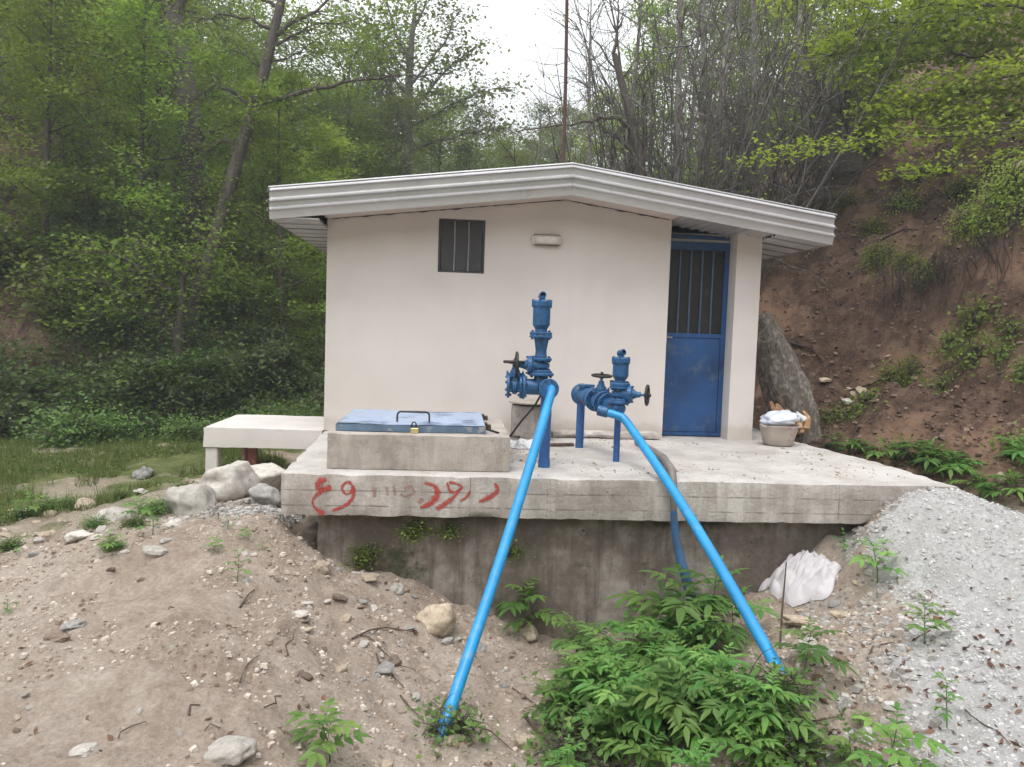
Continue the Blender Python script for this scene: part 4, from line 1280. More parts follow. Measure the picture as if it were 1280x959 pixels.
for a in [
    ('boulder', 288, 620, 86, 'rock', 'big pale rounded boulder nearest the white landing posts', 3, .72, .12),
    ('boulder', 238, 642, 62, 'rock', 'smooth cream boulder at the left end of the boulder pile', 5, .8, .15),
    ('boulder', 332, 634, 52, 'rockgrey', 'grey angular boulder touching the platform corner', 9, .75, .15),
    ('boulder', 326, 610, 72, 'rock', 'crumbly whitish rubble boulder between pale boulder and platform', 13, .6, .2),
    ('rock', 266, 637, 14, 'rockwarm', 'small tan rock wedged in front of the big pale boulder', 14, .8, .3),
    ('rock', 550, 796, 58, 'rockwarm', 'round cream rock left of the left pipe in the pit', 21, .85, .22),
    ('rock', 998, 782, 36, 'rockwarm', 'flat tan rock below the white sack', 22, .5, .25),
    ('rock', 285, 958, 74, 'rock', 'large pale rock cut by the bottom edge of the picture', 25, .45, .3),
    ('rock', 806, 806, 46, 'rockwarm', 'cream rock half hidden among the elder leaves', 27, .8, .2),
    ('rock', 660, 800, 28, 'rockwarm', 'brownish rock behind the small elder at the wall foot', 29, .8, .3),
    ('rock', 152, 652, 40, 'rock', 'white rock at the grass edge beside the weeds', 31, .55, .3),
    ('rock', 130, 656, 26, 'rock', 'white rock just left of the whitest grass-edge rock', 33, .6, .3),
    ('rock', 100, 678, 44, 'rock', 'long flat pale rock on the dirt below the grass edge', 35, .4, .3),
    ('rock', 58, 674, 34, 'rockwarm', 'tan rounded rock on the far left grass edge', 37, .5, .35),
    ('rock', 106, 640, 38, 'rockwarm', 'tilted tan slab of rock in the grass', 39, .5, .2),
    ('rock', 220, 660, 28, 'rock', 'flat pale rock in front of the cream boulder', 41, .35, .35),
    ('rock', 92, 783, 32, 'rockgrey', 'grey flat rock with twigs on the bare dirt', 43, .4, .35),
    ('rock', 73, 802, 34, 'rockbrown', 'dark layered flat rock on the bare dirt', 45, .35, .2),
    ('rock', 402, 716, 22, 'rockwarm', 'tan rock near the left end of the foundation', 47, .9, .25),
    ('rock', 496, 746, 22, 'rock', 'whitish rock on the slope under the foundation', 49, .7, .3),
    ('rock', 460, 730, 24, 'rockwarm', 'beige rock lying against the foundation foot', 51, .5, .3),
    ('rock', 376, 776, 24, 'rock', 'cream sharp rock on the mound edge', 53, .5, .3),
    ('rock', 384, 756, 18, 'rock', 'small white flat rock above the cream sharp rock', 55, .4, .3),
    ('rock', 104, 932, 36, 'rock', 'flat pale rock flush with the dirt near the bottom edge', 57, .25, .4),
    ('rock', 336, 802, 26, 'rockwarm', 'flat pinkish rock pressed into the dirt', 59, .3, .4),
    ('rock', 1048, 778, 22, 'rockwarm', 'small tan rock on dirt right of the flat tan rock', 61, .6, .3),
    ('rock', 1052, 832, 20, 'rockbrown', 'small brown tilted rock between elder and gravel', 63, .4, .2),
    ('rock', 1010, 815, 30, 'rock', 'half buried pale rock by the right pipe foot', 65, .6, .4),
    ('rock', 1018, 602, 16, 'rockwarm', 'small orange rock in the ditch plants', 67, .8, .3),
    ('rock', 1250, 605, 22, 'rockwarm', 'orange-tan rock beside the ditch at the far right', 69, .8, .3),
    ('rock', 1030, 489, 18, 'rockwarm', 'flat pale rock in the bank above the basin', 71, .5, .3),
    ('rock', 1064, 490, 20, 'rockwarm', 'upper tan rock of the pair in the bank', 73, .8, .3),
    ('rock', 1078, 486, 18, 'rockwarm', 'right tan rock of the pair in the bank', 75, .8, .3),
    ('rock', 1060, 503, 20, 'rock', 'flat pale rock under the pair in the bank', 77, .4, .3),
    ('rock', 1120, 465, 12, 'rockwarm', 'tiny tan rock on the bare bank under the roots', 79, .8, .3),
    ('rock', 1274, 234, 14, 'rockwarm', 'lone orange rock high on the bank at the right edge', 81, .9, .2),
    ('rock', 180, 600, 30, 'rockgrey', 'grey flat rock among low green plants behind the grass', 83, .6, .3),
    ('rock', 176, 622, 16, 'rock', 'white rock on the grass', 85, .5, .3),
    ('rock', 570, 940, 34, 'rockwarm', 'tan rock at the foot of the left pipe', 87, .6, .4),
    ('rock', 655, 930, 34, 'rockwarm', 'beige rock under the bramble stems', 89, .7, .4),
]:
    place_stone(a[0], a[1], a[2], a[3], a[4], a[5], 'boulder' if a[0] == 'boulder' else 'rock', None, a[6], a[7], 4, a[8])

protos = []
for i in range(8):
    me = stone_mesh(200+i, 2, rnd.uniform(.4, .8)); protos.append(me)
cnt = 0
def loose(px, py, wpx, mat, label, group):
    p = hit(px, py)
    if p is None: return
    if 0 < p[0] < 5.0 and p[1] > -2.3: return
    r = wpx/2*dist(p)/FPX
    key = rnd.randrange(8)
    kk = (key, mat)
    if kk not in stone_cache:
        me = protos[key].copy(); me.materials.append(M[mat]); stone_cache[kk] = me
    o = bpy.data.objects.new('loose_stone', stone_cache[kk]); COL.objects.link(o)
    o.scale = (r*rnd.uniform(.8, 1.3), r, r*rnd.uniform(.7, 1.1)); o.rotation_euler = (rnd.uniform(-.5, .5), rnd.uniform(-.5, .5), rnd.uniform(0, 6.28))
    o.location = (p[0], p[1], p[2]+r*.08)
    tag(o, label, 'stone', group)
stone_cache = {}
for _ in range(92):
    px = rnd.uniform(0, 560); py = rnd.uniform(690, 955)
    if px > 330 or rnd.random() < .6:
        loose(px, py, max(5, rnd.gauss(9, 4)), rnd.choice(['rock', 'rock', 'rockwarm', 'rockgrey', 'rockbrown']), 'small loose stone on the bare brown dirt mound', 'loose stones on the dirt mound')
for _ in range(60):
    px = rnd.uniform(380, 660); py = rnd.uniform(690, 880)
    loose(px, py, max(5, rnd.gauss(13, 6)), rnd.choice(['rock', 'rockwarm', 'rockgrey', 'rockbrown']), 'loose stone in the rubble slope below the foundation', 'loose stones below the foundation')
for _ in range(40):
    px = rnd.uniform(985, 1160); py = rnd.uniform(690, 955)
    loose(px, py, max(4, rnd.gauss(9, 4)), rnd.choice(['rockbrown', 'rockwarm', 'rockgrey', 'rockgrey']), 'loose stone on the bare strip between elder and grey gravel', 'loose stones beside the gravel')
for _ in range(38):
    px = rnd.uniform(1000, 1280); py = rnd.uniform(400, 610)
    loose(px, py, max(3, rnd.gauss(6, 2.5)), rnd.choice(['rockwarm', 'rockbrown', 'rockbrown']), 'small stone in the brown soil bank behind the platform', 'stones in the soil bank')
for _ in range(26):
    px = rnd.uniform(0, 220); py = rnd.uniform(640, 700)
    loose(px, py, max(5, rnd.gauss(12, 5)), rnd.choice(['rock', 'rock', 'rockwarm']), 'pale stone along the grass edge of the mound', 'stones along the grass edge')


def scatter(name, n, fn, mat, size, flat, seed, label=None):
    """uncountable small chips as one mesh"""
    r = np.random.default_rng(seed)
    x, y = fn(r, n); n = len(x)
    z = height(x, y) if name != 'grit' else np.zeros(n)+.003
    base = np.array([(x_, y_, z_) for z_ in (-.75, .75) for y_ in (-.8, .8) for x_ in (-.9, .9)])*np.array([1, 1, 1.0])
    base[4:, :2] *= .72
    quad = np.array([(0, 2, 3, 1), (4, 5, 7, 6), (0, 1, 5, 4), (2, 6, 7, 3), (0, 4, 6, 2), (1, 3, 7, 5)])
    s = size[0]*np.minimum(np.exp(r.normal(0, size[1], n)), 3.2)
    b = base[None]*(1+r.uniform(-.38, .38, (n, 8, 3)))*s[:, None, None]; b[:, :, 2] *= flat
    an = r.uniform(0, 6.28, n); c, sn = np.cos(an)[:, None], np.sin(an)[:, None]
    X = b[:, :, 0]*c-b[:, :, 1]*sn+x[:, None]; Y = b[:, :, 0]*sn+b[:, :, 1]*c+y[:, None]; Z = b[:, :, 2]+z[:, None]+s[:, None]*.12
    V = np.stack([X, Y, Z], -1).reshape(-1, 3)
    F = (quad[None]+8*np.arange(n)[:, None, None]).reshape(-1, 4)
    o = np_mesh(name, V, F, mat, False, np.repeat(r.uniform(0, 1, n), 6))
    return tag(o, label, None, None, 'stuff')


def slab_pts(r, n):
    x = r.uniform(.15, 4.9, n); y = r.uniform(-2.3, -.05, n)
    k = (fbm(x*2, y*2, 93, 3) > .05) & ~((x < 1.75) & (y < -.9))
    return x[k], y[k]
def chip_mat(name, a, b_, c_):
    m, nt, b = new_mat(name)
    at = nt.nodes.new('ShaderNodeAttribute'); at.attribute_name = 'tint'
    nt.links.new(ramp(nt, at.outputs['Fac'], [(0, a), (.5, b_), (1, c_)]), b.inputs['Base Color']); b.inputs['Roughness'].default_value = .95
    return m
M['chips'] = chip_mat('dirt_chips', (.20, .15, .115), (.37, .30, .24), (.56, .50, .44))
M['gravelchips'] = chip_mat('gravel_chips', (.36, .355, .35), (.48, .475, .47), (.62, .61, .605))
M['edgechips'] = chip_mat('edge_chips', (.22, .20, .18), (.34, .32, .30), (.48, .46, .44))
M['hillchips'] = chip_mat('bank_chips', (.05, .032, .024), (.14, .09, .065), (.27, .19, .14))


def dirt_pts(r, n):
    x = r.uniform(-3.5, 5.2, n); y = r.uniform(-5.4, -1.9, n)
    k = (gravel_zone(x, y) < .3) & ~((y > -2.25) & (x > .3)) & (fbm(x*2, y*2, 91, 3)+.35*(x > .2) > -.05)
    return x[k], y[k]
def grav_pts(r, n):
    x = r.uniform(2.8, 5.9, n); y = r.uniform(-5.6, -2.3, n)
    k = gravel_zone(x, y) > .25
    return x[k], y[k]
def edge_pts(r, n):
    x = r.uniform(2.8, 5.4, n); y = r.uniform(-5.2, -2.25, n)
    d = in_poly(x, y, _gp); k = (d > -.45) & (d < .12) & (y < -2.3)
    return x[k], y[k]
def pile_pts(r, n):
    x = r.normal(-.15, .25, n); y = r.normal(-1.75, .25, n); k = (x < .08)
    return x[k], y[k]
def bank_pts(r, n):
    x = r.uniform(4.8, 9.5, n); y = r.uniform(-1.5, 5.5, n); d, _ = hills(x, y); k = (d > -.3) & (d < 3.5)
    return x[k], y[k]
scatter('rubble', 23000, dirt_pts, M['chips'], (.0062, .6), .6, 1)
scatter('gravel', 17000, grav_pts, M['gravelchips'], (.0058, .45), .7, 2)
scatter('gravel', 4200, edge_pts, M['edgechips'], (.0095, .6), .7, 3)
scatter('gravel', 3200, pile_pts, M['edgechips'], (.009, .6), .7, 4)
scatter('grit', 1500, slab_pts, M['chips'], (.0042, .6), .6, 6)
scatter('rubble', 9000, bank_pts, M['hillchips'], (.0115, .6), .6, 5)

# ------------------------------------------------------------------ leaves
def leaf_quads(C, size, r, droop=.35, aspect=.62, flatness=.45):
    """diamond leaves at centres C, mostly level with random tilt; returns V (n,4,3)"""
    n = len(C)
    an = r.uniform(0, 2*np.pi, n)
    d = np.stack([np.cos(an), np.sin(an), r.normal(-droop, .35, n)], -1); d /= np.linalg.norm(d, axis=1)[:, None]
    up = np.stack([r.normal(0, flatness, n), r.normal(0, flatness, n), np.ones(n)], -1)
    sd = np.cross(d, up); sd /= np.linalg.norm(sd, axis=1)[:, None]+1e-9
    s = (size*np.exp(r.normal(0, .22, n)))[:, None]
    p0 = C-d*s*.5; p2 = C+d*s*.5; m = C+d*s*.02
    return np.stack([p0, m+sd*s*aspect*.5, p2, m-sd*s*aspect*.5], 1)


def leaves_obj(name, V, tint, mat, parent=None):
    n = len(V)
    return np_mesh(name, V.reshape(-1, 3), np.arange(4*n).reshape(n, 4), mat, False, tint, parent)


def wander(p, d, L, n, r, curl=.18, up=0.0):
    pts = [np.array(p, float)]; d = np.array(d, float); d /= np.linalg.norm(d)
    for i in range(n):
        d = d+r.normal(0, curl, 3)+np.array([0, 0, up]); d /= np.linalg.norm(d)
        pts.append(pts[-1]+d*L/n)
    return pts, d


def make_tree(name, seed, H, tr, cb, spread, nleaf, leaf, mats, shape='round', lean=(0, 0), nbr=26, gap=.0, trunkpts=None, spray=.26):
    """tapered trunk with limbs and twigs; a crown of leaf sprays strung along the twigs"""
    r = np.random.default_rng(seed)
    root = thing(name, '', '', (0, 0, 0))
    mb = MB()
    if trunkpts is None:
        pts = []; x = y = 0.0
        for i in range(10):
            t = i/9
            pts.append(np.array([lean[0]*t*H+.12*H*.1*math.sin(3*t+seed), lean[1]*t*H+.10*H*.1*math.cos(2.3*t+seed), t*H-.4]))
    else: pts = [np.array(p, float) for p in trunkpts]
    rad = [tr*(1-.86*(i/(len(pts)-1))**1.1) for i in range(len(pts))]
    rad[0] *= 1.25
    mb.tube(pts, rad, 9)
    P = np.array(pts)
    anchors = []; wts = []
    for b in range(nbr):
        t = cb+(1-cb)*((b+r.uniform(0, 1))/nbr)
        k = t*(len(pts)-1); i = min(int(k), len(pts)-2)
        p = P[i]*(1-k+i)+P[i+1]*(k-i)
        u = (t-cb)/(1-cb)
        if shape == 'round': L = spread*math.sqrt(max(.05, 1-(2*u-.75)**2/1.6))
        elif shape == 'cone': L = spread*(1.05-u*.85)
        else: L = spread*(.5+.6*u)
        L *= r.uniform(.65, 1.15)
        a = b*2.4+r.uniform(-.5, .5)
        el = .15+.55*u+r.normal(0, .15)
        d = np.array([math.cos(a)*math.cos(el), math.sin(a)*math.cos(el), math.sin(el)])
        bp, _ = wander(p, d, L, 5, r, .16, .02)
        br = max(.008, tr*.34*(1-.6*u))
        mb.tube(bp, [br*(1-.8*j/5) for j in range(6)], 5, caps=False)
        for j in range(1, 6):
            for q in range(2 if j < 5 else 3):
                d2 = (bp[j]-bp[j-1]); d2 = d2/np.linalg.norm(d2)+r.normal(0, .65, 3)*np.array([1, 1, .5])
                L2 = L*r.uniform(.22, .42)
                tp, _ = wander(bp[j], d2, L2, 3, r, .2, -.02)
                mb.tube(tp, [br*.30, br*.22, br*.15, br*.06], 3, caps=False)
                if r.random() >= gap:
                    for s in (1, 2, 3): anchors.append(tp[s]); wts.append(1.0)
    mb.build('trunk', mats[0], root)
    if nleaf:
        A = np.array(anchors)
        ci = r.integers(0, len(A), nleaf)
        ct = r.beta(2.2, 2.2, len(A))
        off = r.normal(0, 1, (nleaf, 3))*np.array([spray, spray, spray*.38])
        C = A[ci]+off
        V = leaf_quads(C, leaf, r)
        leaves_obj('crown', V, np.clip(ct[ci]*.75+r.uniform(0, .25, nleaf), 0, 1), mats[1], root)
    return root


def plant_tree(root, px, t, label, cat, group, scale=1.0, rz=None, first=False, dz=0.0):
    o = root if first else copy_tree(root)
    v = ray(px, 440); P = CAM+v*t
    zb = gz(P[0], P[1])+dz
    # keep the crowns under the skyline the hillside has
    lim = np.interp(px, [-100, 200, 250, 300, 340, 420, 470, 620, 650, 690, 704, 720], [-300, -160, 10, 55, 85, 95, 80, 105, 122, 122, 100, -300])
    ztop = CAM[2]+t*((479.5-lim-(px-640)*-.034)/FPX+PITCH)
    Hn = {'slender_tree': 9.8, 'airy_tree': 10.2, 'bare_tree': 9.7}.get(root.name.split('.')[0], 10)
    if not root.name.startswith('bare'): scale = max(.3, min(scale, (ztop-zb)/Hn))
    o.location = (P[0], P[1], zb)
    o.rotation_euler = (0, 0, rnd.uniform(0, 6.28) if rz is None else rz)
    o.scale = (scale*rnd.uniform(.92, 1.08), scale*rnd.uniform(.92, 1.08), scale)
    tag(o, label, cat, group)
    return o


protoA = make_tree('slender_tree', 11, 9.5, .12, .16, 2.3, 13000, .112, (M['bark'], M['leaf_forest']), 'round')
protoB = make_tree('slender_tree', 12, 8.0, .10, .10, 2.5, 12000, .108, (M['bark'], M['leaf_yellow']), 'cone')
protoC = make_tree('slender_tree', 13, 10.5, .15, .26, 2.8, 13500, .115, (M['barkgrey'], M['leaf_forest']), 'vase', (.05, 0))
protoD = make_tree('airy_tree', 14, 10.0, .12, .22, 2.4, 8500, .105, (M['barkgrey'], M['leaf_olive']), 'round', (0, .03), 24, .25)
protoE = make_tree('bare_tree', 15, 9.5, .11, .2, 2.2, 1500, .07, (M['barkpale'], M['leaf_olive']), 'vase', (-.03, 0), 30, .55)
used = set()
def put(proto, *a, **k):
    f = proto.name not in used; used.add(proto.name)
    return plant_tree(proto, *a, first=f, **k)

LS = {id(protoA): ('mid-green leafy tree on the wooded slope left of the hut', 'green trees on the left slope'),
      id(protoB): ('yellow-green spring tree on the wooded slope left of the hut', 'yellow-green trees on the left slope'),
      id(protoC): ('tall grey-barked green tree on the wooded slope left of the hut', 'tall green trees on the left slope')}
rows = [(14.5, [-60, 60, 165, 345], .62), (17.5, [-20, 95, 190, 310, 395], .8), (21, [-70, 25, 120, 215, 290, 360, 430], .9), (25, [-30, 60, 140, 210, 280, 335, 400, 455], 1.0),
        (30, [-60, 10, 75, 150, 205, 265, 320, 370, 425], 1.05), (37, [-30, 30, 90, 150, 205, 260, 310, 360, 400], 1.1), (46, [0, 60, 120, 180, 235, 285, 330], 1.2)]
for t, pxs, sc in rows:
    for px in pxs:
        pr = rnd.choice([protoA, protoA, protoB, protoC, protoC] if t > 19 else [protoA, protoB, protoB])
        lb, gp = LS[id(pr)]
        put(pr, px+rnd.uniform(-18, 18), t*rnd.uniform(.95, 1.06), lb, 'tree', gp, scale=sc*rnd.uniform(.85, 1.15))
# valley behind the hut
for px, t, sc in [(455, 27, 1.0), (545, 30, .95), (590, 34, .9), (480, 38, 1.05), (560, 44, 1.1), (620, 42, .8), (520, 52, 1.1), (440, 50, 1.2), (600, 56, .9), (655, 50, .8), (490, 22, .75), (575, 24, .65), (630, 27, .6), (420, 34, 1.0), (450, 40, 1.1), (500, 46, 1.0), (535, 38, .85), (575, 50, 1.0), (610, 34, .62), (640, 40, .62), (395, 44, 1.2), (470, 60, 1.3), (540, 62, 1.3), (628, 32, .8), (648, 38, .9), (668, 33, .8), (684, 40, .9), (700, 36, .8), (660, 47, 1.0), (695, 50, 1.0), (615, 48, 1.0)]:
    pr = protoD if rnd.random() < .5 else protoA
    lb = ('thin airy olive tree in the valley behind the hut', 'airy trees in the valley') if pr is protoD else ('dense green tree in the valley behind the hut', 'dense trees in the valley')
    put(pr, px, t, lb[0], 'tree', lb[1], scale=sc)
# bare pale trees right of the sky gap and on the right hill
for px, t, sc in [(655, 31, .9), (690, 35, .95), (735, 26, 1.0), (770, 22, .95), (830, 20, 1.0), (890, 19, 1.0), (930, 22, 1.1), (985, 20, 1.0), (860, 25, 1.1)]:
    put(protoE, px, t, 'nearly leafless pale-barked tree behind the right half of the roof', 'tree', 'bare trees behind the roof', scale=sc)
for px, t, sc in [(745, 32, .9), (800, 29, 1.0), (850, 31, 1.1), (910, 28, 1.0), (960, 26, 1.0), (1010, 24, 1.0), (1060, 27, 1.1), (1120, 24, 1.1), (1190, 22, 1.0), (1250, 25, 1.2), (940, 33, 1.2), (1040, 34, 1.3), (1140, 31, 1.3), (1230, 33, 1.3), (1330, 23, 1.1), (870, 38, 1.2), (780, 40, 1.1), (720, 40, .9)]:
    pr = protoB if rnd.random() < .45 else (protoA if rnd.random() < .6 else protoD)
    lb = {id(protoB): ('yellow-green tree on the hill right of the hut', 'yellow-green trees on the right hill'), id(protoA): ('mid-green tree on the hill right of the hut', 'green trees on the right hill'),
          id(protoD): ('sparse olive tree on the hill right of the hut', 'sparse trees on the right hill')}[id(pr)]
    put(pr, px, t, lb[0], 'tree', lb[1], scale=sc*rnd.uniform(.8, 1.05))

# --- trees the photo shows one by one
def spray_tree(name, label, base_pts, base_r, branches, leaf_specs, mats, seed, twigs=3, root_loc=None):
    """a tree given by its visible trunk and limbs; leaf sprays along the limbs"""
    r = np.random.default_rng(seed)
    root = thing(name, label, 'tree', root_loc if root_loc is not None else base_pts[0])
    mb = MB(); mb.tube(base_pts, base_r, 12)
    V = []; T = []
    for pts, r0, dens, spread in branches:
        pts = [np.array(p, float) for p in pts]
        n = len(pts)
        fine = []
        for i in range(n-1):
            for s in np.linspace(0, 1, 4)[:-1]: fine.append(pts[i]*(1-s)+pts[i+1]*s+r.normal(0, .02, 3))
        fine.append(pts[-1])
        m = len(fine)
        mb.tube(fine, [max(.006, r0*(1-.8*i/(m-1))) for i in range(m)], 6, caps=False)
        for i in range(1, m):
            for q in range(twigs):
                d = fine[i]-fine[i-1]; d = d/(np.linalg.norm(d)+1e-9)+r.normal(0, .8, 3)*np.array([1, 1, .45])
                tp, _ = wander(fine[i], d, spread*r.uniform(.5, 1.1), 3, r, .2)
                mb.tube(tp, [r0*.2+.003, r0*.15+.002, .004, .002], 3, caps=False)
                k = int(dens*r.uniform(.5, 1.5))
                if k:
                    c = np.array([tp[j] for j in r.integers(1, 4, k)])+r.normal(0, 1, (k, 3))*np.array([.16, .16, .05])*leaf_specs[1]
                    V.append(leaf_quads(c, leaf_specs[0], r, flatness=leaf_specs[2])); T.append(np.clip(r.beta(2, 2)*.7+r.uniform(0, .3, k), 0, 1))
    mb.build('trunk', mats[0], root)
    if V: leaves_obj('crown', np.concatenate(V)-np.array(wloc(root)), np.concatenate(T), mats[1], root)
    return root


def D(t, *pts): return [at_depth(x, y, t) for x, y in pts]


def footed(pts, drop=.3):
    p = np.array(pts[0]); g = np.array([p[0], p[1], gz(p[0], p[1])-drop]); return [g]+list(pts)

# big forked trunk
bt = footed(D(16.5, (244, 430), (243, 330), (240, 230), (236, 140), (226, 70), (216, 22)))
spray_tree('forked_tree', 'thick grey trunk rising tall and forking at the picture top', bt, [.33, .27, .25, .235, .225, .22, .21],
           [(D(16.5, (216, 22), (200, -5), (180, -50), (160, -120)), .13, 9, 1.0), (D(16.5, (216, 22), (232, -10), (250, -60), (262, -130)), .13, 9, 1.0),
            (D(16.2, (238, 190), (262, 165), (300, 150), (330, 140)), .06, 12, .8), (D(16.2, (236, 140), (205, 120), (170, 130)), .06, 12, .8),
            (D(16.2, (240, 250), (275, 240), (305, 232)), .05, 12, .7), (D(16.2, (228, 75), (190, 60), (165, 62), (130, 75)), .05, 12, .8),
            (D(16.2, (243, 330), (265, 310), (300, 305), (330, 318)), .05, 12, .7)],
           (.085, 1.3, .45), (M['bark'], M['leaf_forest']), 71)
# dark leaning tree in front
bt = footed(D(14.5, (236, 420), (258, 330), (284, 243), (300, 190), (316, 140), (330, 92), (341, 45), (352, 0), (366, -70)))
spray_tree('leaning_tree', 'dark slender trunk leaning right with a long side branch towards the hut roof', bt, [.16, .13, .125, .12, .115, .11, .10, .09, .08, .05],
           [(D(14.5, (319, 132), (350, 122), (395, 112), (440, 102), (490, 95), (545, 92)), .055, 3, .45), (D(14.4, (316, 138), (296, 118), (272, 108), (248, 118)), .04, 6, .6),
            (D(14.5, (341, 45), (370, 28), (405, 5), (440, -25)), .05, 10, .8), (D(14.5, (338, 60), (365, 45), (392, 30), (430, 28)), .035, 10, .8),
            (D(14.5, (349, 10), (320, -6), (290, -20)), .04, 10, .8), (D(14.5, (343, 38), (310, 22), (275, 18), (245, 28)), .035, 10, .8),
            (D(14.5, (330, 92), (310, 70), (285, 60)), .03, 9, .6), (D(14.4, (300, 190), (280, 175), (262, 190)), .03, 9, .5), (D(14.5, (333, 80), (362, 72), (380, 60)), .025, 5, .5)],
           (.075, 1.2, .6), (M['bark'], M['leaf_olive']), 72)
# low multi-stem tree in front of the bank
bt = footed(D(13.2, (222, 452), (224, 410), (228, 375), (229, 345)))
spray_tree('many_stemmed_tree', 'small dark tree with several bent stems beneath the forked trunk', bt, [.14, .11, .075, .06, .05],
           [(D(13.2, (222, 430), (214, 405), (202, 385), (190, 360), (170, 335)), .06, 16, .7), (D(13.2, (229, 345), (240, 325), (256, 310), (262, 290)), .04, 16, .7),
            (D(13.2, (226, 400), (242, 370), (238, 345), (250, 330)), .04, 14, .6), (D(13.2, (229, 345), (212, 332), (200, 318), (176, 305)), .04, 16, .7),
            (D(13.1, (205, 388), (180, 395), (150, 385), (120, 395)), .035, 22, .7), (D(13.0, (190, 360), (165, 372), (130, 352), (95, 350)), .035, 22, .8),
            (D(13.0, (215, 365), (190, 345), (150, 320), (110, 315)), .03, 22, .8)],
           (.085, 1.4, .4), (M['bark'], M['leaf_forest']), 73)
# olive tree in the middle
bt = footed(D(23, (507, 205), (508, 170), (510, 130), (512, 90), (515, 45), (520, 5)))
spray_tree('olive_green_tree', 'upright airy grey-green tree standing against the white sky behind the roof', bt, [.22, .17, .15, .13, .11, .08, .04],
           [(D(23, (508, 165), (490, 120), (478, 90), (470, 50)), .07, 15, 1.1), (D(23, (508, 150), (535, 115), (560, 85), (580, 70)), .06, 15, 1.1), (D(23, (510, 120), (480, 85), (450, 60), (420, 50)), .05, 15, 1.1),
            (D(23, (511, 110), (540, 75), (560, 45), (570, 20)), .05, 14, 1.1), (D(23, (513, 80), (495, 45), (485, 10), (480, -30)), .05, 14, 1.1), (D(23, (508, 160), (560, 135), (600, 115), (625, 110)), .05, 15, 1.1),
            (D(23, (507, 180), (470, 155), (440, 140), (410, 130)), .05, 17, 1.1), (D(23, (515, 45), (530, 10), (540, -30)), .04, 14, 1.0), (D(23, (507, 190), (550, 175), (590, 165), (630, 160)), .05, 17, 1.1), (D(23, (512, 95), (470, 40), (440, 15)), .04, 12, 1.0)],
           (.13, 1.9, .6), (M['barkgrey'], M['leaf_olive']), 74, twigs=5)

# bare coppice behind the roof
def coppice(name, label, cx, t, n, H, seed, splay=.5, dark=True, x_w=.5, mat='barkgrey'):
    r = np.random.default_rng(seed)
    P = CAM+ray(cx, 300)*t
    b = np.array([P[0], P[1], gz(P[0], P[1])])
    root = thing(name, label, 'tree', b)
    mb = MB()
    mb.tube([b+np.array([0, 0, -.3]), b+np.array([0, 0, .25]), b+np.array([.02, 0, .6])], [.42, .36, .22], 10, jit=.2, rng=rnd)
    V = []
    for i in range(n):
        a = r.uniform(0, 2*np.pi); s = abs(r.normal(0, splay))
        st = b+np.array([math.cos(a)*r.uniform(0, x_w), math.sin(a)*r.uniform(0, x_w), .1])
        L = H*r.uniform(.55, 1.1)
        d = np.array([math.cos(a)*s, math.sin(a)*s, 1])
        pts, _ = wander(st, d, L, 9, r, .10, .05)
        r0 = r.choice([.020, .026, .034, .048], p=[.4, .3, .2, .1])
        mb.tube(pts, [r0*(1-.82*k/9) for k in range(10)], 5, caps=False)
        for k in range(2, 10):
            for q in range(3):
                d2 = pts[k]-pts[k-1]; d2 = d2/np.linalg.norm(d2)+r.normal(0, .6, 3)
                tp, dd = wander(pts[k], d2, r.uniform(.4, 1.1), 4, r, .22, .03)
                mb.tube(tp, [r0*.3, r0*.25, r0*.2, r0*.14, r0*.06], 3, caps=False)
                if r.random() < .10: V.append(tp[-1]+r.normal(0, .06, (3, 3)))
    # drooping outer branches
    for i in range(int(n*.5)):
        a = r.uniform(0, 2*np.pi)
        st = b+np.array([0, 0, r.uniform(.3, 1.2)])
        pts, _ = wander(st, (math.cos(a), math.sin(a), r.uniform(.1, .6)), r.uniform(1.2, 2.4), 7, r, .22, -.06)
        mb.tube(pts, [.022*(1-.85*k/7) for k in range(8)], 5, caps=False)
        for k in range(2, 8):
            tp, dd = wander(pts[k], r.normal(0, 1, 3), r.uniform(.3, .7), 3, r, .25)
            mb.tube(tp, [.007, .005, .004, .002], 3, caps=False)
    mb.build('stems', M[mat], root)
    if V:
        V = np.concatenate(V); leaves_obj('leaves', leaf_quads(V, .055, r)-b, r.uniform(0, 1, len(V)), M['leaf_yellow'], root)
    return root
coppice('coppice_tree', 'dense thicket of bare grey stems behind the right roof slope', 842, 13.2, 50, 6.2, 81, .28)
coppice('coppice_tree', 'bare many-stemmed thicket just right of the rusty mast', 790, 12.6, 34, 5.2, 82, .36, mat='bark')
coppice('brush_clump', 'low dark bare brush on the bank behind the right roof end', 985, 13.6, 26, 2.6, 84, .7, mat='bark')
coppice('brush_clump', 'low dark bare brush above the eroded bank under the beech boughs', 1045, 14.6, 26, 2.6, 85, .75, mat='bark')
coppice('coppice_tree', 'bare stems fanning out above the right end of the roof', 915, 13.0, 34, 5.6, 83, .34)
bt = footed(D(12.3, (802, 215), (796, 180), (788, 140), (776, 100), (768, 68)))
spray_tree('dark_stub_tree', 'dark crooked broken stem with thin branches right of the mast', bt, [.12, .08, .075, .07, .06, .045],
           [(D(12.3, (768, 68), (772, 30), (775, -10)), .03, 0, .8), (D(12.3, (792, 160), (770, 146), (740, 150), (700, 158), (640, 166)), .035, 0, .35), (D(12.3, (800, 200), (780, 180), (765, 170)), .05, 0, .5),
            (D(12.3, (805, 205), (806, 160), (804, 110), (806, 85)), .05, 0, .5), (D(12.3, (776, 100), (750, 60), (725, 20)), .02, 0, .6)], (.06, 1, .5), (M['bark'], None), 75, twigs=2)
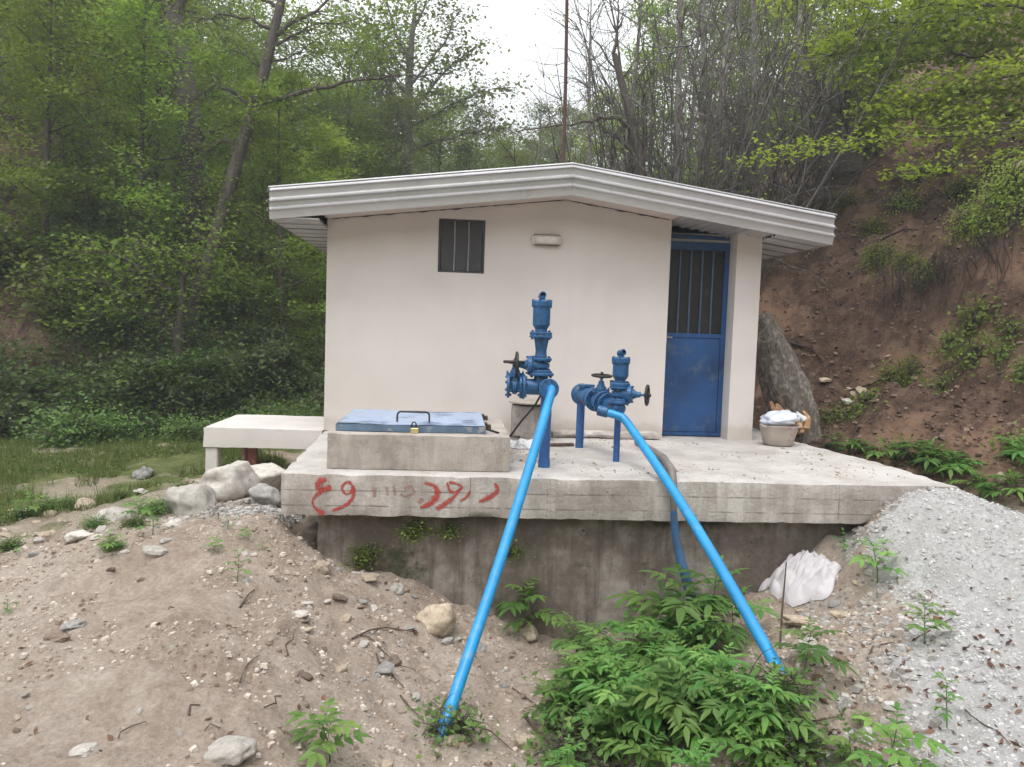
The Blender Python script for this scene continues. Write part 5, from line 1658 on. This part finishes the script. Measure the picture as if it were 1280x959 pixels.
# beech boughs on the right
def bough(t, pts, r0=.03, dens=38, sp=.6): return (D(t, *pts), r0, dens, sp)
bt = footed(D(12.5, (1345, 330), (1335, 220), (1325, 120), (1318, 20), (1310, -80)))
spray_tree('beech_tree', 'beech with layered yellow-green boughs overhanging the soil bank at the right edge', bt, [.22, .2, .18, .16, .15, .12],
           [bough(12.2, [(1322, 90), (1260, 75), (1190, 70), (1130, 78), (1085, 95)]), bough(12.0, [(1320, 40), (1250, 30), (1180, 25), (1110, 30), (1060, 45)]), bough(11.8, [(1325, 120), (1250, 112), (1190, 118), (1140, 132), (1100, 140)]),
            bough(12.0, [(1318, 0), (1240, -10), (1160, -8), (1090, 5)]), bough(11.6, [(1330, 150), (1270, 140), (1215, 150), (1180, 152)], .03, 40), bough(12.4, [(1320, 60), (1240, 55), (1170, 50), (1100, 62), (1040, 70)]),
            bough(12.6, [(1312, -40), (1230, -40), (1150, -35), (1060, -20), (1000, -5)]), bough(11.4, [(1330, 20), (1270, 10), (1200, 5), (1150, 10)]), bough(11.4, [(1330, 80), (1290, 95), (1240, 92), (1205, 100)])],
           (.095, 1.35, .32), (M['bark'], M['leaf_yellow']), 76)
bt = footed(D(11.2, (1400, 300), (1390, 200), (1370, 140), (1340, 120)))
spray_tree('beech_sapling', 'thin sapling with a long level leafy branch reaching over the bank', bt, [.08, .07, .06, .05, .04],
           [bough(10.9, [(1340, 150), (1270, 160), (1200, 166), (1130, 172), (1060, 176), (1000, 188), (955, 192)], .02, 26, .36), bough(10.8, [(1335, 165), (1280, 185), (1220, 205), (1170, 212), (1140, 218)], .018, 22, .34),
            bough(10.9, [(1330, 140), (1260, 152), (1180, 160)], .015, 12, .34)], (.075, 1.0, .3), (M['bark'], M['leaf_yellow']), 77, twigs=2)
#@@PART4
# ------------------------------------------------------------------ bushes and undergrowth
def make_bush(name, seed, R_, Hh, n, leaf, mat, stems=7):
    r = np.random.default_rng(seed)
    root = thing(name, '', '')
    mb = MB(); A = []
    for i in range(stems):
        a = r.uniform(0, 2*np.pi); s = r.uniform(.2, .9)
        pts, d = wander((0, 0, -.05), (math.cos(a)*s, math.sin(a)*s, 1), Hh*r.uniform(.6, 1.0), 5, r, .22)
        mb.tube(pts, [.018*(1-.8*k/5) for k in range(6)], 5, caps=False)
        for k in range(1, 6):
            for q in range(4):
                d2 = r.normal(0, 1, 3)*np.array([1, 1, .35])
                tp, _ = wander(pts[k], d2, R_*r.uniform(.35, .8), 3, r, .25)
                mb.tube(tp, [.006, .005, .003, .002], 3, caps=False)
                A += tp[1:]
    mb.build('stems', M['bark'], root)
    A = np.array(A); ci = r.integers(0, len(A), n); ct = r.beta(2, 2, len(A))
    C = A[ci]+r.normal(0, 1, (n, 3))*np.array([.12, .12, .06]); C[:, 2] = np.maximum(C[:, 2], -.10)
    leaves_obj('foliage', leaf_quads(C, leaf, r, flatness=.5), np.clip(ct[ci]*.7+r.uniform(0, .3, n), 0, 1), M[mat], root)
    return root
bushA = make_bush('dark_bush', 301, 1.0, 1.5, 4200, .085, 'leaf_dark', 9)
bushB = make_bush('leafy_bush', 302, .9, 1.2, 3600, .080, 'leaf_forest', 8)
bushC = make_bush('low_bush', 303, .6, .5, 2000, .060, 'leaf_creeper', 8)


def put_at(root, p, label, cat, group, sc=1.0, rz=None, slope=False):
    f = root.name not in used; used.add(root.name)
    o = root if f else copy_tree(root)
    o.location = [float(c) for c in p]; o.rotation_euler = (rnd.uniform(-.08, .08), rnd.uniform(-.08, .08), rnd.uniform(0, 6.28) if rz is None else rz)
    if slope:
        e = .25; nn_ = Vector((gz(p[0]-e, p[1])-gz(p[0]+e, p[1]), gz(p[0], p[1]-e)-gz(p[0], p[1]+e), 2*e)).normalized()
        o.rotation_euler = (Vector((0, 0, 1)).rotation_difference(nn_) @ o.rotation_euler.to_quaternion()).to_euler()
    o.scale = (sc, sc, sc*rnd.uniform(.85, 1.15))
    return tag(o, label, cat, group)


def xy(x, y): return (x, y, gz(x, y)-.03)
for i in range(34):
    x = rnd.uniform(-8.5, -.4); y = 5.3+.30*(x+1.3)*-1*-1 + rnd.uniform(-.5, 1.6)
    y = 5.6+.33*(x+1.3)+rnd.uniform(-.3, 1.6)
    put_at(bushA, xy(x, y), 'dark leafy bush at the shaded foot of the left slope', 'bush', 'dark bushes at the slope foot', rnd.uniform(.6, 1.05))
for i in range(22):
    x = rnd.uniform(-12, -.8); y = 7.4+.33*(x+1.3)+rnd.uniform(0, 3.0)
    put_at(bushB, xy(x, y), 'mid-green bush low on the left slope above the dark bushes', 'bush', 'green bushes on the left slope', rnd.uniform(.7, 1.3))
for i in range(26):
    x = rnd.uniform(-6.5, -.9); y = 4.0+.22*(x+1.3)+rnd.uniform(-.5, .7)
    put_at(bushC, xy(x, y), 'low bright green bush at the far edge of the grass', 'bush', 'low bushes at the grass edge', rnd.uniform(.6, 1.1))
for i in range(14):
    x = rnd.uniform(5.2, 10); y = rnd.uniform(6.5, 12)
    put_at(bushB, xy(x, y), 'green bush on the wooded hill right of the hut', 'bush', 'bushes on the right hill', rnd.uniform(.6, 1.1))


def carpet(name, n, fn, leaf, mat, seed, hmax, kind='stuff'):
    r = np.random.default_rng(seed)
    x, y = fn(r, n); n = len(x)
    C = np.stack([x, y, height(x, y)+.02+hmax*r.beta(1.3, 2.5, n)*(1+np.clip(fbm(x*1.2, y*1.2, seed, 3)*2.2, -.8, 1.5))], -1)
    t = np.clip(.5+fbm(x*1.7, y*1.7, seed+5, 3)*.6+r.normal(0, .16, n), 0, 1)
    o = leaves_obj(name, leaf_quads(C, leaf, r, flatness=.5), t, mat)
    return tag(o, None, None, None, kind)
def left_pts(r, n):
    x = r.uniform(-16, 1.5, n); y = r.uniform(2.5, 26, n); _, dl = hills(x, y); dr, _ = hills(x, y)
    k = (np.maximum(dl, dr) > -.8) & (fbm(x*.8, y*.8, 401, 3) > -.10) & (dr < .6)
    return x[k], y[k]
def right_pts(r, n):
    x = r.uniform(.5, 16, n); y = r.uniform(4.5, 24, n); dr, _ = hills(x, y)
    k = (dr > 1.6) & (fbm(x*.7, y*.7, 402, 3)-.25+.06*(y-4) > 0)
    return x[k], y[k]
def turf_pts(r, n):
    x = r.uniform(-8, -.7, n); y = r.uniform(-2.2, 4.2, n); gl = in_poly(x, y, np.array([(-30, -9), (-7, -5.5), (-3.6, -3.2), (-2.0, -2.2), (-1.35, -1.6), (-1.0, -.6), (-.6, 6.5), (-30, 4.5)]))
    k = (gl+.9*fbm(x*1.3, y*1.3, 51, 4) > .25) & (fbm(x*1.1, y*1.1, 403, 3) > -.12)
    return x[k], y[k]
carpet('undergrowth', 70000, left_pts, .10, M['leaf_forest'], 411, .35)
carpet('undergrowth', 26000, left_pts, .09, M['leaf_dark'], 412, .30)
carpet('undergrowth', 9000, right_pts, .08, M['leaf_forest'], 413, .25)
carpet('ground_cover', 9000, turf_pts, .035, M['leaf_creeper'], 414, .06)
# grass blades
r = np.random.default_rng(420)
x, y = turf_pts(r, 90000); n = len(x)
b0 = np.stack([x, y, height(x, y)-.01], -1); an = r.uniform(0, 6.28, n); hgt = .085*np.exp(r.normal(0, .4, n))
sd = np.stack([np.cos(an), np.sin(an), 0*an], -1)*.004; tip = b0+np.stack([r.normal(0, .03, n), r.normal(0, .03, n), hgt], -1)
V = np.stack([b0-sd, b0+sd, tip], 1)
tag(np_mesh('grass', V.reshape(-1, 3), np.arange(3*n).reshape(n, 3), M['grass'], False, r.uniform(0, 1, n)), kind='stuff')
# far wooded ridge
def far_pts(r, n):
    x = r.uniform(-110, 90, n); y = r.uniform(75, 205, n); return x, y
r = np.random.default_rng(430); x, y = far_pts(r, 2600)
C = np.stack([x, y, height(x, y)], -1); K = 26
C = np.repeat(C, K, 0); C = C+r.normal(0, 1, C.shape)*np.array([1.7, 1.7, 2.2])+np.array([0, 0, 4.0])
tt = np.repeat(r.uniform(0, 1, 2600), K)
tag(leaves_obj('far_forest', leaf_quads(C, 1.5, r, flatness=.7), np.clip(tt*.7+r.uniform(0, .3, len(C)), 0, 1), M['far_leaf']), kind='stuff')

# ------------------------------------------------------------------ weeds on the right bank
weedA = make_bush('weed_clump', 311, .22, .14, 420, .045, 'leaf_forest', 6)
weedB = None
weedC = make_bush('bright_weed', 313, .42, .26, 900, .042, 'leaf_yellow', 8)
for px, py, s in [(1140, 470, 1.2), (1146, 490, 1.0), (1215, 487, 1.5), (1085, 505, 1.4), (1105, 500, 1.0), (1220, 425, 1.6), (1190, 440, 1.3), (1262, 447, 1.1), (1180, 490, .9), (1090, 330, .9), (1250, 475, .9), (1035, 520, 1.0), (1270, 545, 1.4), (1275, 500, 1.0), (1060, 512, 1.0)]:
    p = hit(px, py)
    if p is not None: put_at(weedA, p, 'small green weed tuft on the brown soil bank', 'weed', 'weed tufts on the soil bank', s*.75, None, True)
for px, py, s in [(1245, 275, 1.5), (1270, 285, 1.5), (1215, 265, 1.2), (1262, 262, 1.4), (1235, 292, 1.1), (1105, 318, 1.1), (1135, 310, .9), (1160, 325, 1.0), (1278, 300, 1.4), (1120, 455, .9), (1090, 280, 1.0), (1010, 300, 1.0), (1200, 230, 1.2), (1130, 250, 1.2), (1060, 250, 1.2)]:
    p = hit(px, py)
    if p is not None: put_at(weedC, p, 'yellow-green leafy weed on the upper soil bank', 'weed', 'bright weeds on the upper bank', s*.75, None, True)
for px, py, sc in [(190, 652, .42), (168, 664, .34), (205, 640, .36), (118, 668, .30), (62, 648, .34), (28, 655, .40), (140, 690, .26), (12, 690, .3), (84, 640, .3), (230, 622, .4), (150, 625, .36)]:
    p = hit(px, py)
    if p is not None: put_at(bushC, p, 'leafy green weed growing among the pale rocks at the grass edge', 'weed', 'weeds among the grass-edge rocks', sc*.6)
# hanging roots under the turf lip, loose roots and logs on the bank
mb = MB()
for i in range(150):
    px = rnd.uniform(1090, 1262); p = hit(px, 335+rnd.uniform(-22, 12)-(px-1170)*.12)
    if p is None: continue
    q = Vector(p)+Vector((-.08, -.20, .10)); L = rnd.choice([rnd.uniform(.08, .3), rnd.uniform(.2, .8)])
    pts = [q, q+Vector((rnd.uniform(-.08, .08), -.06, -L*.4)), q+Vector((rnd.uniform(-.16, .16), -.02, -L))]
    q_ = rnd.uniform(.4, 1.1); mb.tube(pts, [.011*q_, .008*q_, .003*q_], 4, caps=False)
rt = mb.build('hanging_roots', M['root']); tag(rt, 'curtain of dark roots hanging under the eroded turf lip of the bank', 'roots')
def pole(name, pts, r0, mat, label, cat, group=None):
    m = MB(); p = [Vector([float(c) for c in q]) for q in pts]
    m.tube(p, [r0*(1-.5*i/(len(p)-1)) for i in range(len(p))], 7, jit=.12, rng=rnd)
    return tag(m.build(name, M[mat]), label, cat, group)
def ground_path(pxs, up=.03):
    out = []
    for px, py in pxs:
        p = hit(px, py)
        if p is not None: out.append(Vector((p[0], p[1], p[2]+up)))
    return out
pole('fallen_log', ground_path([(1140, 222), (1160, 212), (1185, 198)], .12), .13, 'root', 'stubby brown log jutting from the upper bank', 'log')
pole('fallen_branch', ground_path([(960, 232), (1000, 238), (1040, 246), (1060, 250)], .12), .03, 'barkpale', 'pale bent branch lying behind the right roof end', 'branch')
for pts in [[(1100, 300), (1130, 285), (1150, 270)], [(1235, 145), (1200, 160), (1170, 172)], [(1160, 330), (1164, 345), (1168, 362)], [(1060, 490), (1090, 478), (1110, 470)], [(990, 420), (1015, 428), (1030, 440)], [(1225, 330), (1235, 350), (1240, 372)]]:
    g = ground_path(pts, .08)
    if len(g) > 1: pole('dead_branch', g, .02, 'root', 'thin bare branch lying on the soil bank', 'branch', 'branches on the soil bank')

# ------------------------------------------------------------------ elder plants
def leaflet(L, W, d, up, base, droop, r, segs=3):
    """pointed leaflet, folded along its midrib; returns quads"""
    d = d/np.linalg.norm(d); sd = np.cross(d, up); sd /= np.linalg.norm(sd)+1e-9; nr = np.cross(sd, d)
    prof = [(0, .06), (.3, .5), (.62, .42), (1, .02)]
    P = []
    for t, w in prof:
        c = base+d*L*t-nr*0+np.array([0, 0, -1])*droop*L*t*t
        P.append((c-sd*W*w+nr*W*.16*w*2, c, c+sd*W*w+nr*W*.16*w*2))
    Q = []
    for i in range(3):
        a, b_ = P[i], P[i+1]
        Q.append((a[0], a[1], b_[1], b_[0])); Q.append((a[1], a[2], b_[2], b_[1]))
    return Q


def elder_mesh(seed, H, nodes, leafL, wide=1.0, mat='leaf_elder', pairs=4, spread=1.0, name='elder_plant'):
    r = np.random.default_rng(seed)
    root = thing(name, '', '')
    pts, _ = wander((0, 0, -.04), (r.normal(0, .12), r.normal(0, .12), 1), H+.04, 6, r, .07)
    mb = MB(); mb.tube(pts, [.0075*(1-.55*i/6)*(.6+H) for i in range(7)], 6); 
    P = np.array(pts); Q = []; T = []
    for k in range(nodes):
        t = .25+.75*(k+1)/nodes
        f = t*6; i = min(int(f), 5); p = P[i]*(1-f+i)+P[i+1]*(f-i)
        for s in (0, 1):
            a = k*1.57+s*PI+r.normal(0, .25)
            el = .45+.65*t+r.normal(0, .14) if k < nodes-1 else 1.15+r.normal(0, .12)
            d = np.array([math.cos(a)*math.cos(el), math.sin(a)*math.cos(el), math.sin(el)])*1.0
            L = leafL*(.65+.5*math.sin(PI*min(1, t*.8)))*r.uniform(.8, 1.15)*(1 if k < nodes-1 else .8)
            rp, dd = [p], d
            for q in range(6):
                dd = dd+np.array([0, 0, -.17*spread]); dd /= np.linalg.norm(dd); rp.append(rp[-1]+dd*L/6)
            mb.tube(rp, [.0028, .0025, .0022, .002, .0018, .0014, .001], 4, caps=False)
            tb_ = r.beta(2, 2)
            up = np.array([0, 0, 1.0])
            for q in range(pairs):
                fi = 1.6+q*3.9/max(1, pairs-1); ii = int(fi); b0_ = rp[ii]*(1-fi+ii)+rp[min(ii+1, 6)]*(fi-ii)
                dl = rp[min(ii+1, 6)]-rp[ii]; dl /= np.linalg.norm(dl)
                sv = np.cross(dl, up); sv /= np.linalg.norm(sv)+1e-9
                for sg in (-1, 1):
                    ld = dl*.62+sv*sg*.9+r.normal(0, .1, 3)
                    qq = leaflet(L*.52*r.uniform(.85, 1.1), L*.175*wide, ld, up+r.normal(0, .15, 3), b0_, .28, r)
                    Q += qq; T += [np.clip(tb_*.75+r.uniform(0, .25), 0, 1)]*len(qq)
            qq = leaflet(L*.56, L*.18*wide, rp[-1]-rp[-2]+1e-4, up, rp[-1], .25, r); Q += qq; T += [np.clip(tb_*.75+r.uniform(0, .25), 0, 1)]*len(qq)
    mb.build('stem', M['leaf_stem'], root)
    V = np.array(Q)
    np_mesh('leaves', V.reshape(-1, 3), np.arange(4*len(V)).reshape(len(V), 4), M[mat], False, T, root)
    return root
M['leaf_stem'] = painted('green_stem', (.10, .15, .05), .6, (.12, .08, .05), .4, 20)
elders = [elder_mesh(500+i, H, nd, L) for i, (H, nd, L) in enumerate([(.50, 5, .29), (.42, 4, .30), (.56, 5, .28), (.36, 4, .28), (.46, 5, .31), (.30, 3, .26)])]
sap = [elder_mesh(520+i, H, nd, L, pairs=2 if i else 3, wide=1.45) for i, (H, nd, L) in enumerate([(.30, 4, .17), (.22, 3, .12), (.34, 4, .13)])]
counts = {}
yel = elder_mesh(560, .3, 3, .24, 1.0, 'leaf_autumn', 4)
ferns = [elder_mesh(540+i, .16, 5, .34, .8, 'leaf_elder', 6, 1.2, 'fern_clump') for i in range(2)]
for px, py, sc in [(1135, 578, 1.0), (1165, 588, 1.2), (1185, 596, 1.1), (1222, 612, .9), (1105, 570, .9), (1070, 562, .8), (1262, 628, 1.0), (1150, 580, 1.1), (1045, 556, .7), (1205, 585, .8), (1275, 570, 1.0), (1240, 640, .8)]:
    p = hit(px, py)
    if p is not None and not (p[0] < 5.1 and p[1] < 3.9): put_at(ferns[rnd.randrange(2)], p, 'lush green fern clump in the ditch beside the platform', 'fern', 'ferns in the ditch', sc*.62)
def plant(root, px, py, hpx, label, group=None, cat='plant'):
    """stands the plant so that it is hpx picture pixels tall"""
    p = hit(px, py)
    if p is None: return None
    me = [c for c in root.children if c.name.startswith('stem')][0].data
    h0 = max(v.co.z for v in me.vertices)+.06
    sc = hpx*dist(p)/FPX/h0
    return put_at(root, p, label, cat, group, sc)
for i, (px, py, h, lb) in enumerate([
    (668, 800, 75, 'elder plant standing apart at the foundation, left end of the thicket'),
    (762, 775, 62, 'upright light green elder shoot against the stained foundation wall'),
        (882, 800, 105, 'tallest elder of the thicket, beside the drain hose'),
    (918, 800, 85, 'elder right in front of the right blue pipe'),
    (1003, 845, 80, 'thin elder right of the right blue pipe'),
    (838, 830, 85, 'broad-leaved elder in the middle of the thicket under the drain hose')]):
    plant(elders[i % 6], px, py, h, lb)
plant(yel, 742, 792, 44, 'low elder with yellowing leaves in front of the foundation wall')
for i in range(31):
    px = rnd.gauss(840, 90); py = rnd.uniform(810, 965)
    lo, hi = np.interp(py, [800, 860, 960], [740, 690, 640]), np.interp(py, [800, 860, 960], [900, 960, 985])
    if not lo < px < hi: px = rnd.uniform(lo, hi)
    hp = rnd.uniform(50, 108)
    if (px < 790 and py < 850 and i % 3) or (px < 720 and py > 850): continue
    if px > 890: py = rnd.uniform(905, 965); hp = min(hp, py-842)
    plant(elders[rnd.randrange(6)], px, py, hp, 'dark green elder plant crowded in the thicket between the blue pipes', 'elder thicket between the pipes')
for k, (px, py, h, lb) in enumerate([
    (412, 955, 92, 'bright green elder sapling alone on the dirt at the bottom'), (297, 736, 42, 'slim weed seedling with stacked leaf whorls on the dirt mound'), (267, 692, 22, 'dark bushy seedling on the mound below the boulders'),
    (285, 668, 20, 'small seedling just below the crumbly boulder'), (305, 676, 18, 'tiny seedling right of the one below the boulder'), (327, 688, 18, 'tiny seedling on the mound nearest the platform'),
    (140, 698, 34, 'leafy weed among the pale grass-edge rocks'), (190, 668, 42, 'bushy weed in front of the cream boulder'), (172, 660, 38, 'bushy weed left of the cream boulder at grass edge'), (10, 768, 28, 'small weed at the left picture edge'),
    (1096, 738, 62, 'leafy elder sapling on the rubble right of the white sack'), (1056, 692, 34, 'short elder sapling above the white sack'), (1156, 808, 62, 'elder sapling rooted in the grey gravel edge'),
    (1184, 918, 66, 'thin three-tipped sapling standing in the grey gravel'), (1110, 985, 100, 'large bright elder at the bottom right edge of the dirt'), (1068, 975, 72, 'bright elder left of the large bottom right one'),
    (40, 655, 34, 'dark weed tuft on the grass left of the pale rocks'), (560, 800, 24, 'tiny seedling in front of the round cream rock'), (1050, 960, 30, 'low elder at the thicket right corner'), (20, 700, 22, 'low weed by the rounded rock on the far left'), (1075, 905, 26, 'little seedling in dead leaves by the gravel')]):
    big = h > 60
    plant(sap[(0 if k not in (13,) else 2) if big else (1 if k % 2 else 0)], px, py, h, lb)
for px, py, hp in [(815, 818, 92), (850, 812, 108), (785, 828, 78), (868, 835, 90), (720, 838, 62)]:
    plant(elders[rnd.randrange(6)], px, py, hp, 'dark green elder plant crowded in the thicket between the blue pipes', 'elder thicket between the pipes')
for i in range(17):
    px = 690+i*17+rnd.uniform(-10, 10); py = rnd.uniform(865, 950)
    hp = rnd.uniform(55, 85)
    if px > 890: py = max(py, 905); hp = min(hp, py-842)
    plant(elders[rnd.randrange(6)], px, py, hp, 'dark green elder plant crowded in the thicket between the blue pipes', 'elder thicket between the pipes')
for px, py, h, lb in [(930, 985, 75, 'pale bright elder at the bottom edge right of centre'), (868, 1000, 85, 'pale bright elder at the bottom edge under the thicket'), (795, 985, 70, 'elder at the bottom edge with narrow drooping leaves'), (705, 990, 60, 'low elder at the bottom edge beside the bramble')]:
    plant(elders[rnd.randrange(6)], px, py, h, lb)
# brambles with rounded leaves low in the pit
bram = make_bush('bramble', 314, .36, .34, 430, .066, 'leaf_creeper', 7)
for i in range(12):
    px = rnd.choice([rnd.uniform(690, 780), rnd.uniform(690, 780), rnd.uniform(890, 1000), rnd.uniform(720, 1000)]); py = rnd.uniform(850, 975)
    p = hit(px, py)
    if p is not None: put_at(bram, p, 'low bramble with rounded light green leaves at the foot of the elder thicket', 'bramble', 'brambles in the pit', rnd.uniform(.45, .8))
# small ivy on the left pipe foot and moss plants on the foundation
p = hit(562, 925); put_at(bram, p, 'thin dark bramble curling round the foot of the left blue pipe', 'bramble', None, .55)
for px, py in [(520, 660), (515, 668), (560, 664), (460, 690), (452, 700), (640, 690)]:
    q = on_y(px, py, -2.25)
    put_at(weedA, q, 'small dark plant growing on the stained foundation wall', 'weed', 'plants on the foundation wall', .45)
# twigs
pole('dead_stalk', [Vector(hit(975, 808)), Vector(hit(975, 808))+Vector((0, 0, .25)), Vector(hit(975, 808))+Vector((.01, 0, .56))], .008, 'stick', 'thin dark dead stalk upright before the white sack', 'stalk')
for pts in [[(360, 832), (366, 818), (371, 800)], [(300, 852), (310, 842), (320, 836)], [(148, 918), (165, 910), (184, 904)], [(440, 802), (470, 798), (500, 796), (520, 798)], [(446, 800), (470, 815), (500, 835), (520, 850)],
            [(470, 830), (490, 850), (505, 870)], [(236, 895), (250, 880)], [(300, 760), (318, 748)], [(1205, 905), (1230, 920), (1262, 940)], [(1010, 905), (1050, 903)], [(1175, 880), (1188, 893)], [(330, 850), (338, 842)], [(256, 928), (276, 922)],
            [(330, 895), (345, 885), (352, 876)], [(500, 880), (530, 905)], [(210, 770), (224, 765)], [(1085, 830), (1100, 815), (1118, 812)], [(1130, 835), (1160, 790), (1200, 770)], [(640, 870), (690, 905), (740, 930)], [(655, 900), (700, 945)], [(560, 880), (580, 910), (640, 945)]]:
    g = ground_path(pts, .008)
    g = [q for a, b_ in zip(g[:-1], g[1:]) for q in (a, a.lerp(b_, .5)+Vector((rnd.uniform(-.03, .03), rnd.uniform(-.03, .03), .012)))]+g[-1:]
    if len(g) > 1: pole('fallen_twig', g, rnd.uniform(.003, .0065), 'stick', 'thin dark twig lying on the ground', 'twig', 'fallen twigs')
# dead leaves
r = np.random.default_rng(440)
cen = [(1045, 840, .16), (1120, 835, .14), (1210, 828, .14), (1245, 850, .14), (1260, 925, .2), (1050, 905, .25), (1150, 770, .1), (1225, 800, .12), (985, 930, .2), (1090, 950, .2), (1230, 890, .15), (1000, 960, .25), (740, 945, .3)]
X = []
for px, py, s in cen:
    p = hit(px, py); X.append(np.array([p[0], p[1]])+r.normal(0, s, (17, 2)))
for px, py in [(r.uniform(1000, 1280), r.uniform(700, 955)) for _ in range(60)]+[(r.uniform(0, 600), r.uniform(720, 955)) for _ in range(24)]:
    p = hit(px, py); X.append(np.array([[p[0], p[1]]]))
X = np.concatenate(X)
C = np.c_[X, height(X[:, 0], X[:, 1])+.012]
tag(leaves_obj('leaf_litter', leaf_quads(C, .036, r, 0, .5, .7), r.uniform(0, 1, len(C)), M['litter']), kind='stuff')

# bank litter: brown dead leaves on the hill
def bl(r, n):
    x = r.uniform(4.5, 14, n); y = r.uniform(-2, 12, n); d, _ = hills(x, y); k = (d > -.4) & (fbm(x*.9, y*.9, 450, 3) > 0); return x[k], y[k]
r = np.random.default_rng(441); x, y = bl(r, 12000)
tag(leaves_obj('leaf_litter', leaf_quads(np.stack([x, y, height(x, y)+.015], -1), .055, r, 0, .6, .6), np.clip(r.uniform(-.2, .7, len(x)), 0, 1), M['litter']), kind='stuff')

# ------------------------------------------------------------------ damp valley air
hm = MB(); hm.box(-135, 135, -77, 295, -3.2, 72)
hzm = bpy.data.materials.new('haze_air'); hzm.use_nodes = True; hnt = hzm.node_tree
hnt.nodes.remove(hnt.nodes['Principled BSDF'])
pv = hnt.nodes.new('ShaderNodeVolumePrincipled'); pv.inputs['Color'].default_value = (.86, .92, 1, 1); pv.inputs['Density'].default_value = 0.0034; pv.inputs['Anisotropy'].default_value = .2
hnt.links.new(pv.outputs[0], hnt.nodes['Material Output'].inputs['Volume'])
tag(hm.build('haze', hzm), kind='stuff')

# ------------------------------------------------------------------ light
SUN_EL, SUN_AZ = math.radians(66), math.radians(205)     # azimuth clockwise from +y: high, behind the viewer, slightly left
wd = bpy.data.worlds.new('World'); scene.world = wd; wd.use_nodes = True
nt = wd.node_tree; bg = nt.nodes['Background']
sky = nt.nodes.new('ShaderNodeTexSky'); sky.sky_type = 'NISHITA'; sky.sun_disc = False
sky.sun_elevation = SUN_EL; sky.sun_rotation = SUN_AZ; sky.dust_density = 6.0; sky.air_density = 1.0; sky.ozone_density = 1.0
hs = nt.nodes.new('ShaderNodeHueSaturation'); hs.inputs['Saturation'].default_value = 0.10
nt.links.new(sky.outputs[0], hs.inputs['Color'])
# closed white cloud cover over the clear sky, a little uneven
tcw = nt.nodes.new('ShaderNodeTexCoord')
cl = ramp(nt, ntex(nt, tcw.outputs['Generated'], 2.2, 4, .5), [(0.3, (8.2, 8.4, 8.8)), (0.7, (10.6, 10.6, 10.6))])
nt.links.new(mixc(nt, 0.85, hs.outputs[0], cl), bg.inputs['Color'])
bg.inputs['Strength'].default_value = 0.12
sl = bpy.data.lights.new('sun', 'SUN'); sl.energy = 1.3; sl.angle = math.radians(25); sl.color = (1, .96, .90)
so = bpy.data.objects.new('sun', sl); COL.objects.link(so)
d = Vector((math.sin(SUN_AZ)*math.cos(SUN_EL), math.cos(SUN_AZ)*math.cos(SUN_EL), math.sin(SUN_EL)))
so.rotation_euler = d.to_track_quat('Z', 'Y').to_euler(); so.location = d*30

# ------------------------------------------------------------------ render settings
scene.render.engine = 'CYCLES'
cy = scene.cycles
cy.max_bounces = 6; cy.diffuse_bounces = 3; cy.glossy_bounces = 2; cy.transmission_bounces = 3; cy.transparent_max_bounces = 6; cy.volume_bounces = 0
cy.use_denoising = True; cy.use_adaptive_sampling = True; cy.adaptive_threshold = 0.02
cy.caustics_reflective = False; cy.caustics_refractive = False
vs = scene.view_settings
scene.display_settings.display_device = 'sRGB'
vs.view_transform = 'Standard'; vs.look = 'None'; vs.gamma = 1; vs.use_curve_mapping = False
vs.exposure = 0.92
